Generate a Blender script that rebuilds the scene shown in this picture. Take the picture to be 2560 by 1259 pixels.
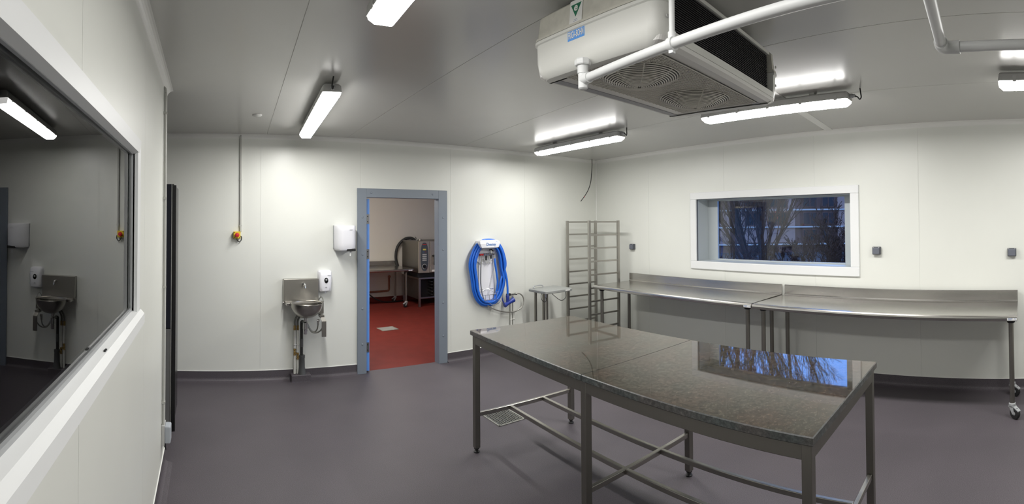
import bpy, bmesh, math, random
from mathutils import Matrix, Vector, Euler

# ------------------------------------------------------------------ clear
for o in list(bpy.data.objects):
    bpy.data.objects.remove(o, do_unlink=True)
SC = bpy.context.scene
COL = SC.collection
PI = math.pi

# ------------------------------------------------------------------ camera (a hand-held swept panorama: cylindrical projection)
F = 1194.08; XN = 519.98; Y0 = 535.83          # pixels per radian, straight-ahead column, horizon row of the 2560x1259 frame
TA, TB = -0.0160, 0.0055                       # slight tilt of the panorama's axis
EYE = 1.70
cd = bpy.data.cameras.new('camera'); cam = bpy.data.objects.new('camera', cd); COL.objects.link(cam)
cd.type = 'PANO'
cd.panorama_type = 'CENTRAL_CYLINDRICAL'
cd.central_cylindrical_range_u_min = (0 - XN) / F
cd.central_cylindrical_range_u_max = (2560 - XN) / F
cd.central_cylindrical_range_v_min = -(1259 - Y0) / F
cd.central_cylindrical_range_v_max = Y0 / F
cd.central_cylindrical_radius = 1.0
cd.clip_start = 0.02; cd.clip_end = 200
_rx = Matrix(((1, 0, 0), (0, math.cos(TA), -math.sin(TA)), (0, math.sin(TA), math.cos(TA))))
_ry = Matrix(((math.cos(TB), 0, math.sin(TB)), (0, 1, 0), (-math.sin(TB), 0, math.cos(TB))))
_base = Matrix(((1, 0, 0), (0, 0, -1), (0, 1, 0)))
cam.matrix_world = Matrix.Translation((0, 0, EYE)) @ ((_ry @ _rx).transposed() @ _base).to_4x4()
SC.camera = cam

# ------------------------------------------------------------------ world: blue dusk sky
w = bpy.data.worlds.new('dusk_sky'); SC.world = w; w.use_nodes = True
bg = w.node_tree.nodes['Background']
bg.inputs[0].default_value = (0.14, 0.33, 0.88, 1); bg.inputs[1].default_value = 4.6

# ------------------------------------------------------------------ exposure
vs = SC.view_settings
vs.view_transform = 'Standard'; vs.look = 'None'; vs.gamma = 1.0; vs.exposure = 0.17; vs.use_curve_mapping = False
LAMP = 86.0            # radiance of the strip-light diffusers (underside)
LAMP_SIDE = 14.0        # and of their sloping sides
LAMP_NEXT = 110.0        # unseen lamp added to light the room behind the doorway

# ------------------------------------------------------------------ room measures (metres)
D = 5.133              # back wall
WC = 5.428             # corner of back wall and window wall
PHI = -0.1345          # the window wall is not quite square to the back wall
XL = -0.300            # left wall face
ZC = 2.647             # ceiling
ZB = 0.108             # top of coved skirting
YN = -2.6              # wall behind the camera
TX, TY = math.sin(PHI), -math.cos(PHI)          # along the window wall, away from the corner
NX, NY = -math.cos(PHI), -math.sin(PHI)         # out of the window wall, into the room
RROT = PHI + PI / 2
def rw(s, d, z=0.0):
    return Vector((WC + TX * s + NX * d, D + TY * s + NY * d, z))

# ------------------------------------------------------------------ materials
M = {}
def mat(name, col, rough=0.5, metal=0.0, noise=0.0, nscale=40.0, bump=0.0, bscale=200.0, spec=0.5, coat=0.0,
        stretch=None, emit=None, estr=0.0, trans=0.0, ior=1.5, rvar=0.0, col2=None):
    m = bpy.data.materials.new(name); m.use_nodes = True
    nt = m.node_tree; b = nt.nodes['Principled BSDF']
    b.inputs['Base Color'].default_value = (*col, 1)
    b.inputs['Roughness'].default_value = rough
    b.inputs['Metallic'].default_value = metal
    b.inputs['Specular IOR Level'].default_value = spec
    b.inputs['IOR'].default_value = ior
    b.inputs['Coat Weight'].default_value = coat
    b.inputs['Transmission Weight'].default_value = trans
    if emit:
        b.inputs['Emission Color'].default_value = (*emit, 1); b.inputs['Emission Strength'].default_value = estr
    tc = None
    if noise or bump or rvar or col2:
        tc = nt.nodes.new('ShaderNodeTexCoord')
        mp = nt.nodes.new('ShaderNodeMapping'); nt.links.new(tc.outputs['Object'], mp.inputs[0])
        if stretch: mp.inputs['Scale'].default_value = stretch
    if noise or col2:
        n = nt.nodes.new('ShaderNodeTexNoise'); n.inputs['Scale'].default_value = nscale; n.inputs['Detail'].default_value = 4
        nt.links.new(mp.outputs[0], n.inputs['Vector'])
        r = nt.nodes.new('ShaderNodeValToRGB')
        c2 = col2 if col2 else tuple(min(1, c * (1 + noise)) for c in col)
        c1 = col if col2 else tuple(c * (1 - noise) for c in col)
        r.color_ramp.elements[0].position = 0.32; r.color_ramp.elements[1].position = 0.68
        r.color_ramp.elements[0].color = (*c1, 1); r.color_ramp.elements[1].color = (*c2, 1)
        nt.links.new(n.outputs['Fac'], r.inputs[0]); nt.links.new(r.outputs[0], b.inputs['Base Color'])
    if rvar:
        n2 = nt.nodes.new('ShaderNodeTexNoise'); n2.inputs['Scale'].default_value = bscale; nt.links.new(mp.outputs[0], n2.inputs['Vector'])
        mr = nt.nodes.new('ShaderNodeMapRange'); mr.inputs['To Min'].default_value = max(0, rough - rvar); mr.inputs['To Max'].default_value = rough + rvar
        nt.links.new(n2.outputs['Fac'], mr.inputs[0]); nt.links.new(mr.outputs[0], b.inputs['Roughness'])
    if bump:
        n3 = nt.nodes.new('ShaderNodeTexNoise'); n3.inputs['Scale'].default_value = bscale; nt.links.new(mp.outputs[0], n3.inputs['Vector'])
        bp = nt.nodes.new('ShaderNodeBump'); bp.inputs['Strength'].default_value = bump; bp.inputs['Distance'].default_value = 0.002
        nt.links.new(n3.outputs['Fac'], bp.inputs['Height']); nt.links.new(bp.outputs[0], b.inputs['Normal'])
    M[name] = m
    return m

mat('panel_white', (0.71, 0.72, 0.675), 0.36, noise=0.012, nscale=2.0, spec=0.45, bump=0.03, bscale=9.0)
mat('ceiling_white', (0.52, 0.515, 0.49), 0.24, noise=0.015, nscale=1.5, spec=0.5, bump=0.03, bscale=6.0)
mat('joint', (0.66, 0.66, 0.63), 0.6)
mat('trim_white', (0.74, 0.74, 0.71), 0.35)
mat('reveal_shaded', (0.46, 0.50, 0.52), 0.35)  # the recess's weaker light is put into this darker blue-grey
mat('pvc_white', (0.74, 0.75, 0.75), 0.45)
mat('plastic_white', (0.80, 0.80, 0.84), 0.28)
mat('casing_white', (0.70, 0.70, 0.665), 0.4)
mat('casing_beige', (0.60, 0.585, 0.52), 0.5, noise=0.06, nscale=30)
mat('pan_grey', (0.66, 0.65, 0.63), 0.4)
mat('pan_dark', (0.30, 0.30, 0.33), 0.45)
mat('grille_back', (0.10, 0.10, 0.095), 0.6)
mat('grille_grey', (0.62, 0.60, 0.55), 0.45)
mat('fin_black', (0.012, 0.012, 0.015), 0.5)
mat('door_grey', (0.195, 0.225, 0.265), 0.38, bump=0.05, bscale=300)
mat('door_blue', (0.14, 0.33, 0.80), 0.35)
mat('hinge_steel', (0.20, 0.20, 0.20), 0.35, metal=0.8)
mat('steel', (0.40, 0.385, 0.355), 0.32, metal=1.0, stretch=(2, 200, 200), rvar=0.05, bscale=6.0)
mat('steel_top', (0.53, 0.515, 0.49), 0.22, metal=1.0, stretch=(1, 200, 200), rvar=0.04, bscale=4.0)
mat('steel_dull', (0.24, 0.228, 0.208), 0.42, metal=1.0, stretch=(20, 20, 2), rvar=0.08, bscale=8.0)
mat('chrome', (0.72, 0.72, 0.72), 0.10, metal=1.0)
mat('brass', (0.35, 0.24, 0.09), 0.35, metal=0.9)
mat('black_rubber', (0.012, 0.012, 0.013), 0.55)
mat('black_gloss', (0.006, 0.006, 0.007), 0.25)
mat('navy_panel', (0.008, 0.010, 0.022), 0.3)
mat('grey_panel', (0.19, 0.19, 0.19), 0.4)
mat('grey_plastic', (0.36, 0.37, 0.38), 0.45)
mat('isolator_grey', (0.40, 0.43, 0.47), 0.4)
mat('scale_grey', (0.30, 0.31, 0.30), 0.5, noise=0.05, nscale=30)
mat('socket_grey', (0.075, 0.08, 0.095), 0.45)
mat('socket_lid', (0.13, 0.14, 0.17), 0.35)
mat('conduit_grey', (0.46, 0.46, 0.43), 0.45)
mat('insulation_white', (0.66, 0.66, 0.62), 0.6)
mat('waste_grey', (0.075, 0.077, 0.078), 0.5)
mat('waste_black', (0.02, 0.02, 0.02), 0.45)
mat('hose_blue', (0.018, 0.145, 0.66), 0.32)
mat('gun_blue', (0.02, 0.045, 0.28), 0.4)
mat('print_blue', (0.01, 0.13, 0.42), 0.5)
mat('red', (0.55, 0.015, 0.02), 0.35)
mat('yellow', (0.72, 0.52, 0.02), 0.4)
mat('braid', (0.42, 0.41, 0.38), 0.4, metal=0.7, noise=0.3, nscale=400)
mat('hose_grey', (0.20, 0.20, 0.18), 0.45, metal=0.4)
mat('sticker_white', (0.80, 0.80, 0.78), 0.5)
mat('sticker_green', (0.02, 0.17, 0.09), 0.5)
mat('plate_blue', (0.10, 0.33, 0.80), 0.5)
mat('label_print', (0.20, 0.24, 0.38), 0.6)
mat('fitting_grey', (0.50, 0.50, 0.49), 0.45)
mat('diffuser', (0.9, 0.9, 0.9), 0.4, emit=(1.0, 0.985, 0.955), estr=LAMP)
mat('diffuser_side', (0.9, 0.9, 0.9), 0.4, emit=(1.0, 0.985, 0.955), estr=LAMP_SIDE)
for nm, k in (('worn', .42), ('fresh', 1.32)):          # lamp output lowered or raised to balance the light on the walls
    mat('diffuser_' + nm, (0.9, 0.9, 0.9), 0.4, emit=(1.0, 0.985, 0.955), estr=LAMP * k)
    mat('diffuser_side_' + nm, (0.9, 0.9, 0.9), 0.4, emit=(1.0, 0.985, 0.955), estr=LAMP_SIDE * k)
mat('diffuser_end', (0.9, 0.9, 0.9), 0.4, emit=(1.0, 0.985, 0.955), estr=LAMP_SIDE * .25)
mat('diffuser_next', (0.9, 0.9, 0.9), 0.4, emit=(1.0, 0.95, 0.87), estr=LAMP_NEXT)
mat('next_wall', (0.60, 0.57, 0.52), 0.4)
mat('red_floor', (0.140, 0.019, 0.014), 0.6, spec=0.2, noise=0.10, nscale=6, bump=0.1, bscale=400)
mat('grate', (0.40, 0.40, 0.36), 0.4, metal=0.6)
mat('grate_pit', (0.02, 0.02, 0.02), 0.9)
mat('oven_steel', (0.42, 0.385, 0.33), 0.45, metal=0.55)
mat('oven_panel', (0.07, 0.085, 0.10), 0.25)
mat('oven_glass', (0.02, 0.035, 0.04), 0.12)
mat('display_yellow', (0.70, 0.60, 0.12), 0.4)
mat('button_grey', (0.45, 0.47, 0.48), 0.4)
mat('copper', (0.30, 0.13, 0.08), 0.4, metal=0.6)
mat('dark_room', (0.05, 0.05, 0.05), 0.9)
mat('bark', (0.100, 0.032, 0.013), 0.9, noise=0.3, nscale=20)
mat('brick_dark', (0.120, 0.044, 0.027), 0.9, noise=0.15, nscale=8)
mat('render_pale', (0.33, 0.160, 0.105), 0.9, noise=0.1, nscale=2)
mat('band_pale', (0.50, 0.36, 0.27), 0.8)
mat('far_glass', (0.02, 0.012, 0.012), 0.5, spec=0.25)
mat('brick_red', (0.40, 0.07, 0.035), 0.9)
mat('earth', (0.030, 0.011, 0.006), 0.95, noise=0.3, nscale=3)

def floor_mat():
    m = bpy.data.materials.new('floor_vinyl'); m.use_nodes = True; nt = m.node_tree; b = nt.nodes['Principled BSDF']
    tc = nt.nodes.new('ShaderNodeTexCoord')
    n1 = nt.nodes.new('ShaderNodeTexNoise'); n1.inputs['Scale'].default_value = 240; n1.inputs['Detail'].default_value = 2
    n2 = nt.nodes.new('ShaderNodeTexNoise'); n2.inputs['Scale'].default_value = 2.2; n2.inputs['Detail'].default_value = 5
    for n in (n1, n2): nt.links.new(tc.outputs['Object'], n.inputs['Vector'])
    r1 = nt.nodes.new('ShaderNodeValToRGB')
    r1.color_ramp.elements[0].position = .30; r1.color_ramp.elements[0].color = (0.056, 0.049, 0.056, 1)
    r1.color_ramp.elements[1].position = .72; r1.color_ramp.elements[1].color = (0.125, 0.112, 0.126, 1)
    r2 = nt.nodes.new('ShaderNodeValToRGB')
    r2.color_ramp.elements[0].position = .3; r2.color_ramp.elements[0].color = (.93, .93, .93, 1)
    r2.color_ramp.elements[1].position = .7; r2.color_ramp.elements[1].color = (1.06, 1.05, 1.05, 1)
    mx = nt.nodes.new('ShaderNodeMix'); mx.data_type = 'RGBA'; mx.blend_type = 'MULTIPLY'; mx.inputs[0].default_value = 1
    nt.links.new(n1.outputs['Fac'], r1.inputs[0]); nt.links.new(n2.outputs['Fac'], r2.inputs[0])
    nt.links.new(r1.outputs[0], mx.inputs[6]); nt.links.new(r2.outputs[0], mx.inputs[7])
    nt.links.new(mx.outputs[2], b.inputs['Base Color'])
    b.inputs['Roughness'].default_value = 0.50; b.inputs['Specular IOR Level'].default_value = 0.35
    bp = nt.nodes.new('ShaderNodeBump'); bp.inputs['Strength'].default_value = .25; bp.inputs['Distance'].default_value = .001
    nt.links.new(n1.outputs['Fac'], bp.inputs['Height']); nt.links.new(bp.outputs[0], b.inputs['Normal'])
    M['floor_vinyl'] = m
floor_mat()

def granite_mat(name, rough, tint=(1, 1, 1)):
    m = bpy.data.materials.new(name); m.use_nodes = True; nt = m.node_tree; b = nt.nodes['Principled BSDF']
    tc = nt.nodes.new('ShaderNodeTexCoord')
    n2 = nt.nodes.new('ShaderNodeTexNoise'); n2.inputs['Scale'].default_value = 52; n2.inputs['Detail'].default_value = 9; n2.inputs['Roughness'].default_value = .78
    nt.links.new(tc.outputs['Object'], n2.inputs['Vector'])
    r1 = nt.nodes.new('ShaderNodeValToRGB')
    for p, c in ((.32, (0.012, 0.0098, 0.008)), (.47, (0.041, 0.034, 0.027)), (.58, (0.076, 0.062, 0.049)), (.71, (0.135, 0.112, 0.090))):
        e = r1.color_ramp.elements.new(p); e.color = (*c, 1)
    r1.color_ramp.elements.remove(r1.color_ramp.elements[0]); r1.color_ramp.elements.remove(r1.color_ramp.elements[-1])
    n3 = nt.nodes.new('ShaderNodeTexNoise'); n3.inputs['Scale'].default_value = 5.5; n3.inputs['Detail'].default_value = 3
    nt.links.new(tc.outputs['Object'], n3.inputs['Vector'])
    r3 = nt.nodes.new('ShaderNodeValToRGB')                                # broad drifts: grey-olive to red-brown
    r3.color_ramp.elements[0].position = .40; r3.color_ramp.elements[0].color = (.92 * tint[0], 1.0 * tint[1], .95 * tint[2], 1)
    r3.color_ramp.elements[1].position = .62; r3.color_ramp.elements[1].color = (1.10 * tint[0], .97 * tint[1], .90 * tint[2], 1)
    mx = nt.nodes.new('ShaderNodeMix'); mx.data_type = 'RGBA'; mx.blend_type = 'MULTIPLY'; mx.inputs[0].default_value = 1
    nt.links.new(n3.outputs['Fac'], r3.inputs[0]); nt.links.new(n2.outputs['Fac'], r1.inputs[0])
    nt.links.new(r1.outputs[0], mx.inputs[6]); nt.links.new(r3.outputs[0], mx.inputs[7]); nt.links.new(mx.outputs[2], b.inputs['Base Color'])
    b.inputs['Roughness'].default_value = rough; b.inputs['IOR'].default_value = 1.60
    M[name] = m
granite_mat('granite', 0.03)
granite_mat('granite_edge', 0.4, (1.25, 1.6, 2.1))

def glass_mat(name, tint=(1, 1, 1)):
    m = bpy.data.materials.new(name); m.use_nodes = True; nt = m.node_tree
    b = nt.nodes['Principled BSDF']; nt.nodes.remove(b)
    out = nt.nodes['Material Output']
    g = nt.nodes.new('ShaderNodeBsdfGlossy'); g.inputs['Roughness'].default_value = 0.0
    t = nt.nodes.new('ShaderNodeBsdfTransparent'); t.inputs[0].default_value = (*tint, 1)
    fr = nt.nodes.new('ShaderNodeFresnel'); fr.inputs[0].default_value = 1.5
    mx = nt.nodes.new('ShaderNodeMixShader')
    nt.links.new(fr.outputs[0], mx.inputs[0]); nt.links.new(t.outputs[0], mx.inputs[1]); nt.links.new(g.outputs[0], mx.inputs[2])
    nt.links.new(mx.outputs[0], out.inputs[0])
    M[name] = m
glass_mat('window_glass', (0.93, 0.95, 0.95))
glass_mat('clear_tube', (0.9, 0.9, 0.9))

# ------------------------------------------------------------------ mesh helpers
class MB:
    """collects polygons; build() links them as ONE mesh object"""
    def __init__(s): s.v = []; s.f = []; s.m = []; s.sm = []
    def add(s, vs, fs, mi=0, smooth=False, T=None):
        o = len(s.v)
        for p in vs:
            p = Vector(p)
            if T is not None: p = T @ p
            s.v.append(p)
        for f in fs:
            s.f.append([o + i for i in f]); s.m.append(mi); s.sm.append(smooth)
        return s
    def box(s, x0, x1, y0, y1, z0, z1, mi=0, T=None):
        vs = [(x0, y0, z0), (x1, y0, z0), (x1, y1, z0), (x0, y1, z0), (x0, y0, z1), (x1, y0, z1), (x1, y1, z1), (x0, y1, z1)]
        fs = [(3, 2, 1, 0), (4, 5, 6, 7), (0, 1, 5, 4), (1, 2, 6, 5), (2, 3, 7, 6), (3, 0, 4, 7)]
        return s.add(vs, fs, mi, False, T)
    def bbox(s, x0, x1, y0, y1, z0, z1, r=0.004, seg=2, mi=0, T=None):
        bm = bmesh.new()
        bmesh.ops.create_cube(bm, size=1)
        for v in bm.verts:
            v.co = Vector((x0 + (v.co.x + .5) * (x1 - x0), y0 + (v.co.y + .5) * (y1 - y0), z0 + (v.co.z + .5) * (z1 - z0)))
        r = min(r, .49 * min(x1 - x0, y1 - y0, z1 - z0))
        bmesh.ops.bevel(bm, geom=bm.edges[:], offset=r, segments=seg, affect='EDGES', profile=0.5)
        bm.verts.ensure_lookup_table()
        s.add([v.co.copy() for v in bm.verts], [[v.index for v in f.verts] for f in bm.faces], mi, False, T)
        bm.free(); return s
    def cyl(s, p0, p1, r0, r1=None, n=16, mi=0, cap=True, smooth=True):
        return s.tube([p0, p1], [r0, r0 if r1 is None else r1], n, mi, cap, smooth)
    def tube(s, pts, r, n=10, mi=0, cap=True, smooth=True):
        pts = [Vector(p) for p in pts]
        if not isinstance(r, (list, tuple)): r = [r] * len(pts)
        k = len(pts); o = len(s.v); up = None
        for i in range(k):
            d = (pts[min(i + 1, k - 1)] - pts[max(i - 1, 0)])
            d = d.normalized() if d.length > 1e-9 else Vector((0, 0, 1))
            if up is None:
                a = Vector((0, 0, 1)) if abs(d.z) < .9 else Vector((1, 0, 0))
                u = d.cross(a).normalized()
            else:
                u = (up - d * up.dot(d))
                u = u.normalized() if u.length > 1e-6 else d.orthogonal().normalized()
            up = u; v = d.cross(u)
            for j in range(n):
                a = 2 * PI * j / n
                s.v.append(pts[i] + (u * math.cos(a) + v * math.sin(a)) * r[i])
        for i in range(k - 1):
            for j in range(n):
                j2 = (j + 1) % n
                s.f.append([o + i * n + j, o + i * n + j2, o + (i + 1) * n + j2, o + (i + 1) * n + j]); s.m.append(mi); s.sm.append(smooth)
        if cap:
            s.f.append([o + j for j in range(n)][::-1]); s.m.append(mi); s.sm.append(False)
            s.f.append([o + (k - 1) * n + j for j in range(n)]); s.m.append(mi); s.sm.append(False)
        return s
    def lathe(s, prof, c=(0, 0, 0), axis='z', n=24, mi=0, smooth=True, T=None):
        vs = []; fs = []; k = len(prof)
        for (r, h) in prof:
            for j in range(n):
                a = 2 * PI * j / n; x, y = r * math.cos(a), r * math.sin(a)
                p = {'z': (x, y, h), 'y': (x, h, y), 'x': (h, x, y)}[axis]
                vs.append((p[0] + c[0], p[1] + c[1], p[2] + c[2]))
        for i in range(k - 1):
            for j in range(n):
                j2 = (j + 1) % n
                fs.append((i * n + j, i * n + j2, (i + 1) * n + j2, (i + 1) * n + j))
        s.add(vs, fs, mi, smooth, T)
        for i in (0, k - 1):
            if prof[i][0] > 1e-5: s.add([vs[i * n + j] for j in range(n)], [list(range(n))], mi, False, T)
        return s
    def loft(s, rings, mi=0, cap=True, smooth=True, T=None):
        n = len(rings[0]); vs = [p for r in rings for p in r]; fs = []
        for i in range(len(rings) - 1):
            for j in range(n):
                j2 = (j + 1) % n
                fs.append((i * n + j, i * n + j2, (i + 1) * n + j2, (i + 1) * n + j))
        s.add(vs, fs, mi, smooth, T)
        if cap:
            s.add(rings[0], [list(range(n))[::-1]], mi, False, T); s.add(rings[-1], [list(range(n))], mi, False, T)
        return s
    def extrude(s, prof, p0, p1, ax_u, ax_v, mi=0):
        """profile of (u,v) pairs swept from p0 to p1"""
        p0, p1, u, v = map(Vector, (p0, p1, ax_u, ax_v))
        return s.loft([[p + u * a + v * b for a, b in prof] for p in (p0, p1)], mi, True, False)
    def torus(s, c, R, r, axis='z', n=24, k=6, mi=0):
        pts = []
        for j in range(n + 1):
            a = 2 * PI * j / n; x, y = R * math.cos(a), R * math.sin(a)
            q = {'z': (x, y, 0), 'y': (x, 0, y), 'x': (0, x, y)}[axis]
            pts.append((c[0] + q[0], c[1] + q[1], c[2] + q[2]))
        return s.tube(pts, r, k, mi, cap=False)
    def build(s, name, mats, parent=None, fix=True):
        me = bpy.data.meshes.new(name)
        me.from_pydata([tuple(v) for v in s.v], [], s.f)
        for mm in (mats if isinstance(mats, (list, tuple)) else [mats]): me.materials.append(M[mm])
        for i, p in enumerate(me.polygons):
            p.material_index = s.m[i]; p.use_smooth = s.sm[i]
        if fix:
            bm = bmesh.new(); bm.from_mesh(me)
            bmesh.ops.recalc_face_normals(bm, faces=bm.faces[:]); bm.to_mesh(me); bm.free()
        if any(s.sm):
            me.set_sharp_from_angle(angle=math.radians(38))
            for i, p in enumerate(me.polygons): p.use_smooth = s.sm[i]
        me.update()
        o = bpy.data.objects.new(name, me); COL.objects.link(o)
        if parent is not None: o.parent = parent
        return o

def rr(cx, cy, hx, hy, r, z, n=5):
    pts = []
    for qx, qy, a0 in ((1, 1, 0), (-1, 1, 90), (-1, -1, 180), (1, -1, 270)):
        for i in range(n + 1):
            a = math.radians(a0 + 90 * i / n)
            pts.append(Vector((cx + qx * (hx - r) + r * math.cos(a), cy + qy * (hy - r) + r * math.sin(a), z)))
    return pts

def tag(o, label, cat, group=None):
    o['label'] = label; o['category'] = cat
    if group: o['group'] = group
    return o
def struct(o, label=None, cat=None):
    o['kind'] = 'structure'
    if label: o['label'] = label
    if cat: o['category'] = cat
    return o
def thing(name, label, cat, loc=(0, 0, 0), rz=0.0, group=None):
    o = bpy.data.objects.new(name, None); COL.objects.link(o); o.empty_display_size = .1
    o.location = loc; o.rotation_euler = (0, 0, rz)
    return tag(o, label, cat, group)
def copy_tree(o, parent=None):
    c = o.copy(); COL.objects.link(c); c.parent = parent
    for ch in list(o.children): copy_tree(ch, c)
    return c
def spline(pts, sub=8):
    """Catmull-Rom through the points"""
    P = [Vector(p) for p in pts]; out = []
    for i in range(len(P) - 1):
        p0 = P[max(i - 1, 0)]; p1 = P[i]; p2 = P[i + 1]; p3 = P[min(i + 2, len(P) - 1)]
        for j in range(sub):
            t = j / sub
            out.append(.5 * ((2 * p1) + (p2 - p0) * t + (2 * p0 - 5 * p1 + 4 * p2 - p3) * t * t + (3 * p1 - p0 - 3 * p2 + p3) * t ** 3))
    out.append(P[-1]); return out
def text_mesh(name, body, size, material, parent, matrix, extrude=0.0006, shear=0, width=None, bold=0.0):
    c = bpy.data.curves.new(name, 'FONT'); c.body = body; c.size = size; c.align_x = 'CENTER'; c.align_y = 'CENTER'
    c.extrude = extrude; c.shear = shear; c.offset = bold; c.resolution_u = 4
    t = bpy.data.objects.new(name + '_tmp', c); COL.objects.link(t)
    dg = bpy.context.evaluated_depsgraph_get()
    me = bpy.data.meshes.new_from_object(t.evaluated_get(dg)); bpy.data.objects.remove(t, do_unlink=True); bpy.data.curves.remove(c)
    me.name = name
    if width:
        xs = [v.co.x for v in me.vertices]; k = width / max(1e-6, max(xs) - min(xs))
        for v in me.vertices: v.co.x *= k
    me.transform(matrix); me.materials.clear(); me.materials.append(M[material])
    o = bpy.data.objects.new(name, me); COL.objects.link(o); o.parent = parent
    return o

# ================================================================== SETTING
# ---- floor
b = MB()
b.add([(-2.6, YN, 0), (6.2, YN, 0), (6.2, D + .075, 0), (-2.6, D + .075, 0), (-2.6, YN, -.1), (6.2, YN, -.1), (6.2, D + .075, -.1), (-2.6, D + .075, -.1)],
      [(0, 1, 2, 3), (7, 6, 5, 4), (0, 4, 5, 1), (1, 5, 6, 2), (2, 6, 7, 3), (3, 7, 4, 0)])
struct(b.build('floor', 'floor_vinyl'), 'dark purple-grey speckled vinyl floor', 'floor')

# ---- ceiling: core with separate skinned panels, joints open 4 mm
cb = MB(); cb.box(-2.6, 6.3, YN, D + .1, ZC + .003, ZC + .08)
ceil = struct(cb.build('ceiling', 'joint'), 'light grey ceiling of long insulated panels', 'ceiling')
def seam_lines():
    L = [(-.62, 0.06), (.63, .065), (1.53, .03), (3.01, .15), (4.06, .13)]      # x at the back wall, slant along the room
    f = lambda q, y: q[0] - (D - y) * q[1]
    lines = [lambda y: -2.6] + [(lambda y, q=q: f(q, y)) for q in L] + [lambda y: 6.3]
    return lines
SL = seam_lines()
for i in range(len(SL) - 1):
    g = .002
    y0, y1 = YN, D + .09
    xa0, xa1 = SL[i](y0) + g, SL[i](y1) + g
    xb0, xb1 = SL[i + 1](y0) - g, SL[i + 1](y1) - g
    p = MB()
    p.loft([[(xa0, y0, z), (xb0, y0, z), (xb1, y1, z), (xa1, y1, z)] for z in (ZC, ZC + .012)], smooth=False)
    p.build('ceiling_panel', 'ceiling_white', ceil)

# ---- back wall (doorway at x 1.70..2.74)
DX0, DX1, DZ = 1.70, 2.745, 2.04
wb = MB()
for (x0, x1, z0, z1) in ((-2.6, DX0, 0, ZC), (DX1, 6.2, 0, ZC), (DX0, DX1, DZ, ZC)):
    wb.box(x0, x1, D + .0025, D + .085, z0, z1)
wall_back = struct(wb.build('wall_back', 'joint'), 'white panelled back wall with the doorway', 'wall')
def wall_panel(parent, T, rects):
    p = MB()
    for (x0, x1, z0, z1) in rects: p.box(x0, x1, 0, .012, z0, z1)
    if T is not None:
        p.v = [T @ v for v in p.v]
    return p.build('wall_panel', 'panel_white', parent)
g = .0009
TB_ = Matrix.Translation((0, D, 0))
xs = [-2.6, -1.75, -.60, .567, 1.696, 2.857, 4.01, 5.50]
for i in range(len(xs) - 1):
    a, c = xs[i] + g, xs[i + 1] - g
    if i == 4: rects = [(a, c, DZ, ZC), (DX1, c, 0, DZ)]
    else: rects = [(a, c, 0, ZC)]
    wall_panel(wall_back, TB_, rects)

# ---- window wall (right), window opening s 2.01..4.05, z 1.195..1.967
WS0, WS1, WZ0, WZ1 = 2.01, 4.05, 1.195, 1.967
SEND = 8.2
TR = Matrix.Translation(rw(0, 0)) @ Matrix.Rotation(RROT, 4, 'Z')      # local x = towards the corner, local y = into the room
wr = MB()
for (s0, s1, z0, z1) in ((-.12, WS0, 0, ZC), (WS1, SEND, 0, ZC), (WS0, WS1, 0, WZ0), (WS0, WS1, WZ1, ZC)):
    wr.box(-s1, -s0, -.26, -.0025, z0, z1)
wr.v = [TR @ v for v in wr.v]
wall_right = struct(wr.build('wall_right', 'joint'), 'white panelled wall with the dusk window', 'wall')
ss = [-.1, 1.152, 2.435, 3.636, 4.781, 5.95, 7.1, SEND]
for i in range(len(ss) - 1):
    a, c = ss[i] + g, ss[i + 1] - g
    if c < WS0 or a > WS1: rects = [(a, c, 0, ZC)]
    else:
        rects = [(a, c, 0, WZ0), (a, c, WZ1, ZC)]
        if a < WS0: rects.append((a, WS0, WZ0, WZ1))
        if c > WS1: rects.append((WS1, c, WZ0, WZ1))
    wall_panel(wall_right, TR @ Matrix.Translation((0, -.012, 0)), [(-q[1], -q[0], q[2], q[3]) for q in rects])

# ---- left wall with the observation window: opening y -1.6..1.93, z 1.335..1.985
LY1 = 3.40; LWY0, LWY1, LWZ0, LWZ1 = -1.7, 1.93, 1.335, 1.985
wl = MB()
for (y0, y1, z0, z1) in ((YN, LWY0, 0, ZC), (LWY1, LY1, 0, ZC), (LWY0, LWY1, 0, LWZ0), (LWY0, LWY1, LWZ1, ZC)):
    wl.box(XL - .10, XL - .012, y0, y1, z0, z1)
wall_left = struct(wl.build('wall_left', 'panel_white'), 'white wall beside the camera with the long observation window', 'wall')
ys = [YN, -1.2, -.05, 1.10, 2.25, 3.402]
for i in range(len(ys) - 1):
    a, c = ys[i] + g, ys[i + 1] - g
    p = MB(); R_ = []
    if a > LWY1: R_ = [(a, c, 0, ZC)]
    else:
        R_ = [(a, c, 0, LWZ0), (a, c, LWZ1, ZC)]
        if a < LWY0: R_.append((a, LWY0, LWZ0, LWZ1))
        if c > LWY1: R_.append((LWY1, c, LWZ0, LWZ1))
    for (y0, y1, z0, z1) in R_: p.box(XL - .012, XL, y0, y1, z0, z1)
    p.build('wall_panel', 'panel_white', wall_left)

# ---- walls outside the picture that close the room, and the recess behind the left wall's end
b = MB(); b.box(-2.6, 6.2, YN - .1, YN, 0, ZC)
struct(b.build('wall_behind', 'panel_white'), 'white wall behind the camera', 'wall')
b = MB(); b.box(-2.7, -2.6, YN, D + .1, 0, ZC)
struct(b.build('wall_recess', 'panel_white'), 'far white wall of the recess', 'wall')
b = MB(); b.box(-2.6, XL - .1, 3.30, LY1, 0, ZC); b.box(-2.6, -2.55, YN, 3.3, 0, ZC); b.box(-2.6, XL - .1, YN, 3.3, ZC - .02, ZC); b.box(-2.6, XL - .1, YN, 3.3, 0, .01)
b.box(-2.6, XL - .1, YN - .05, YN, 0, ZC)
struct(b.build('wall_dark_room', 'dark_room'), 'unlit room behind the observation window', 'wall')

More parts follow.
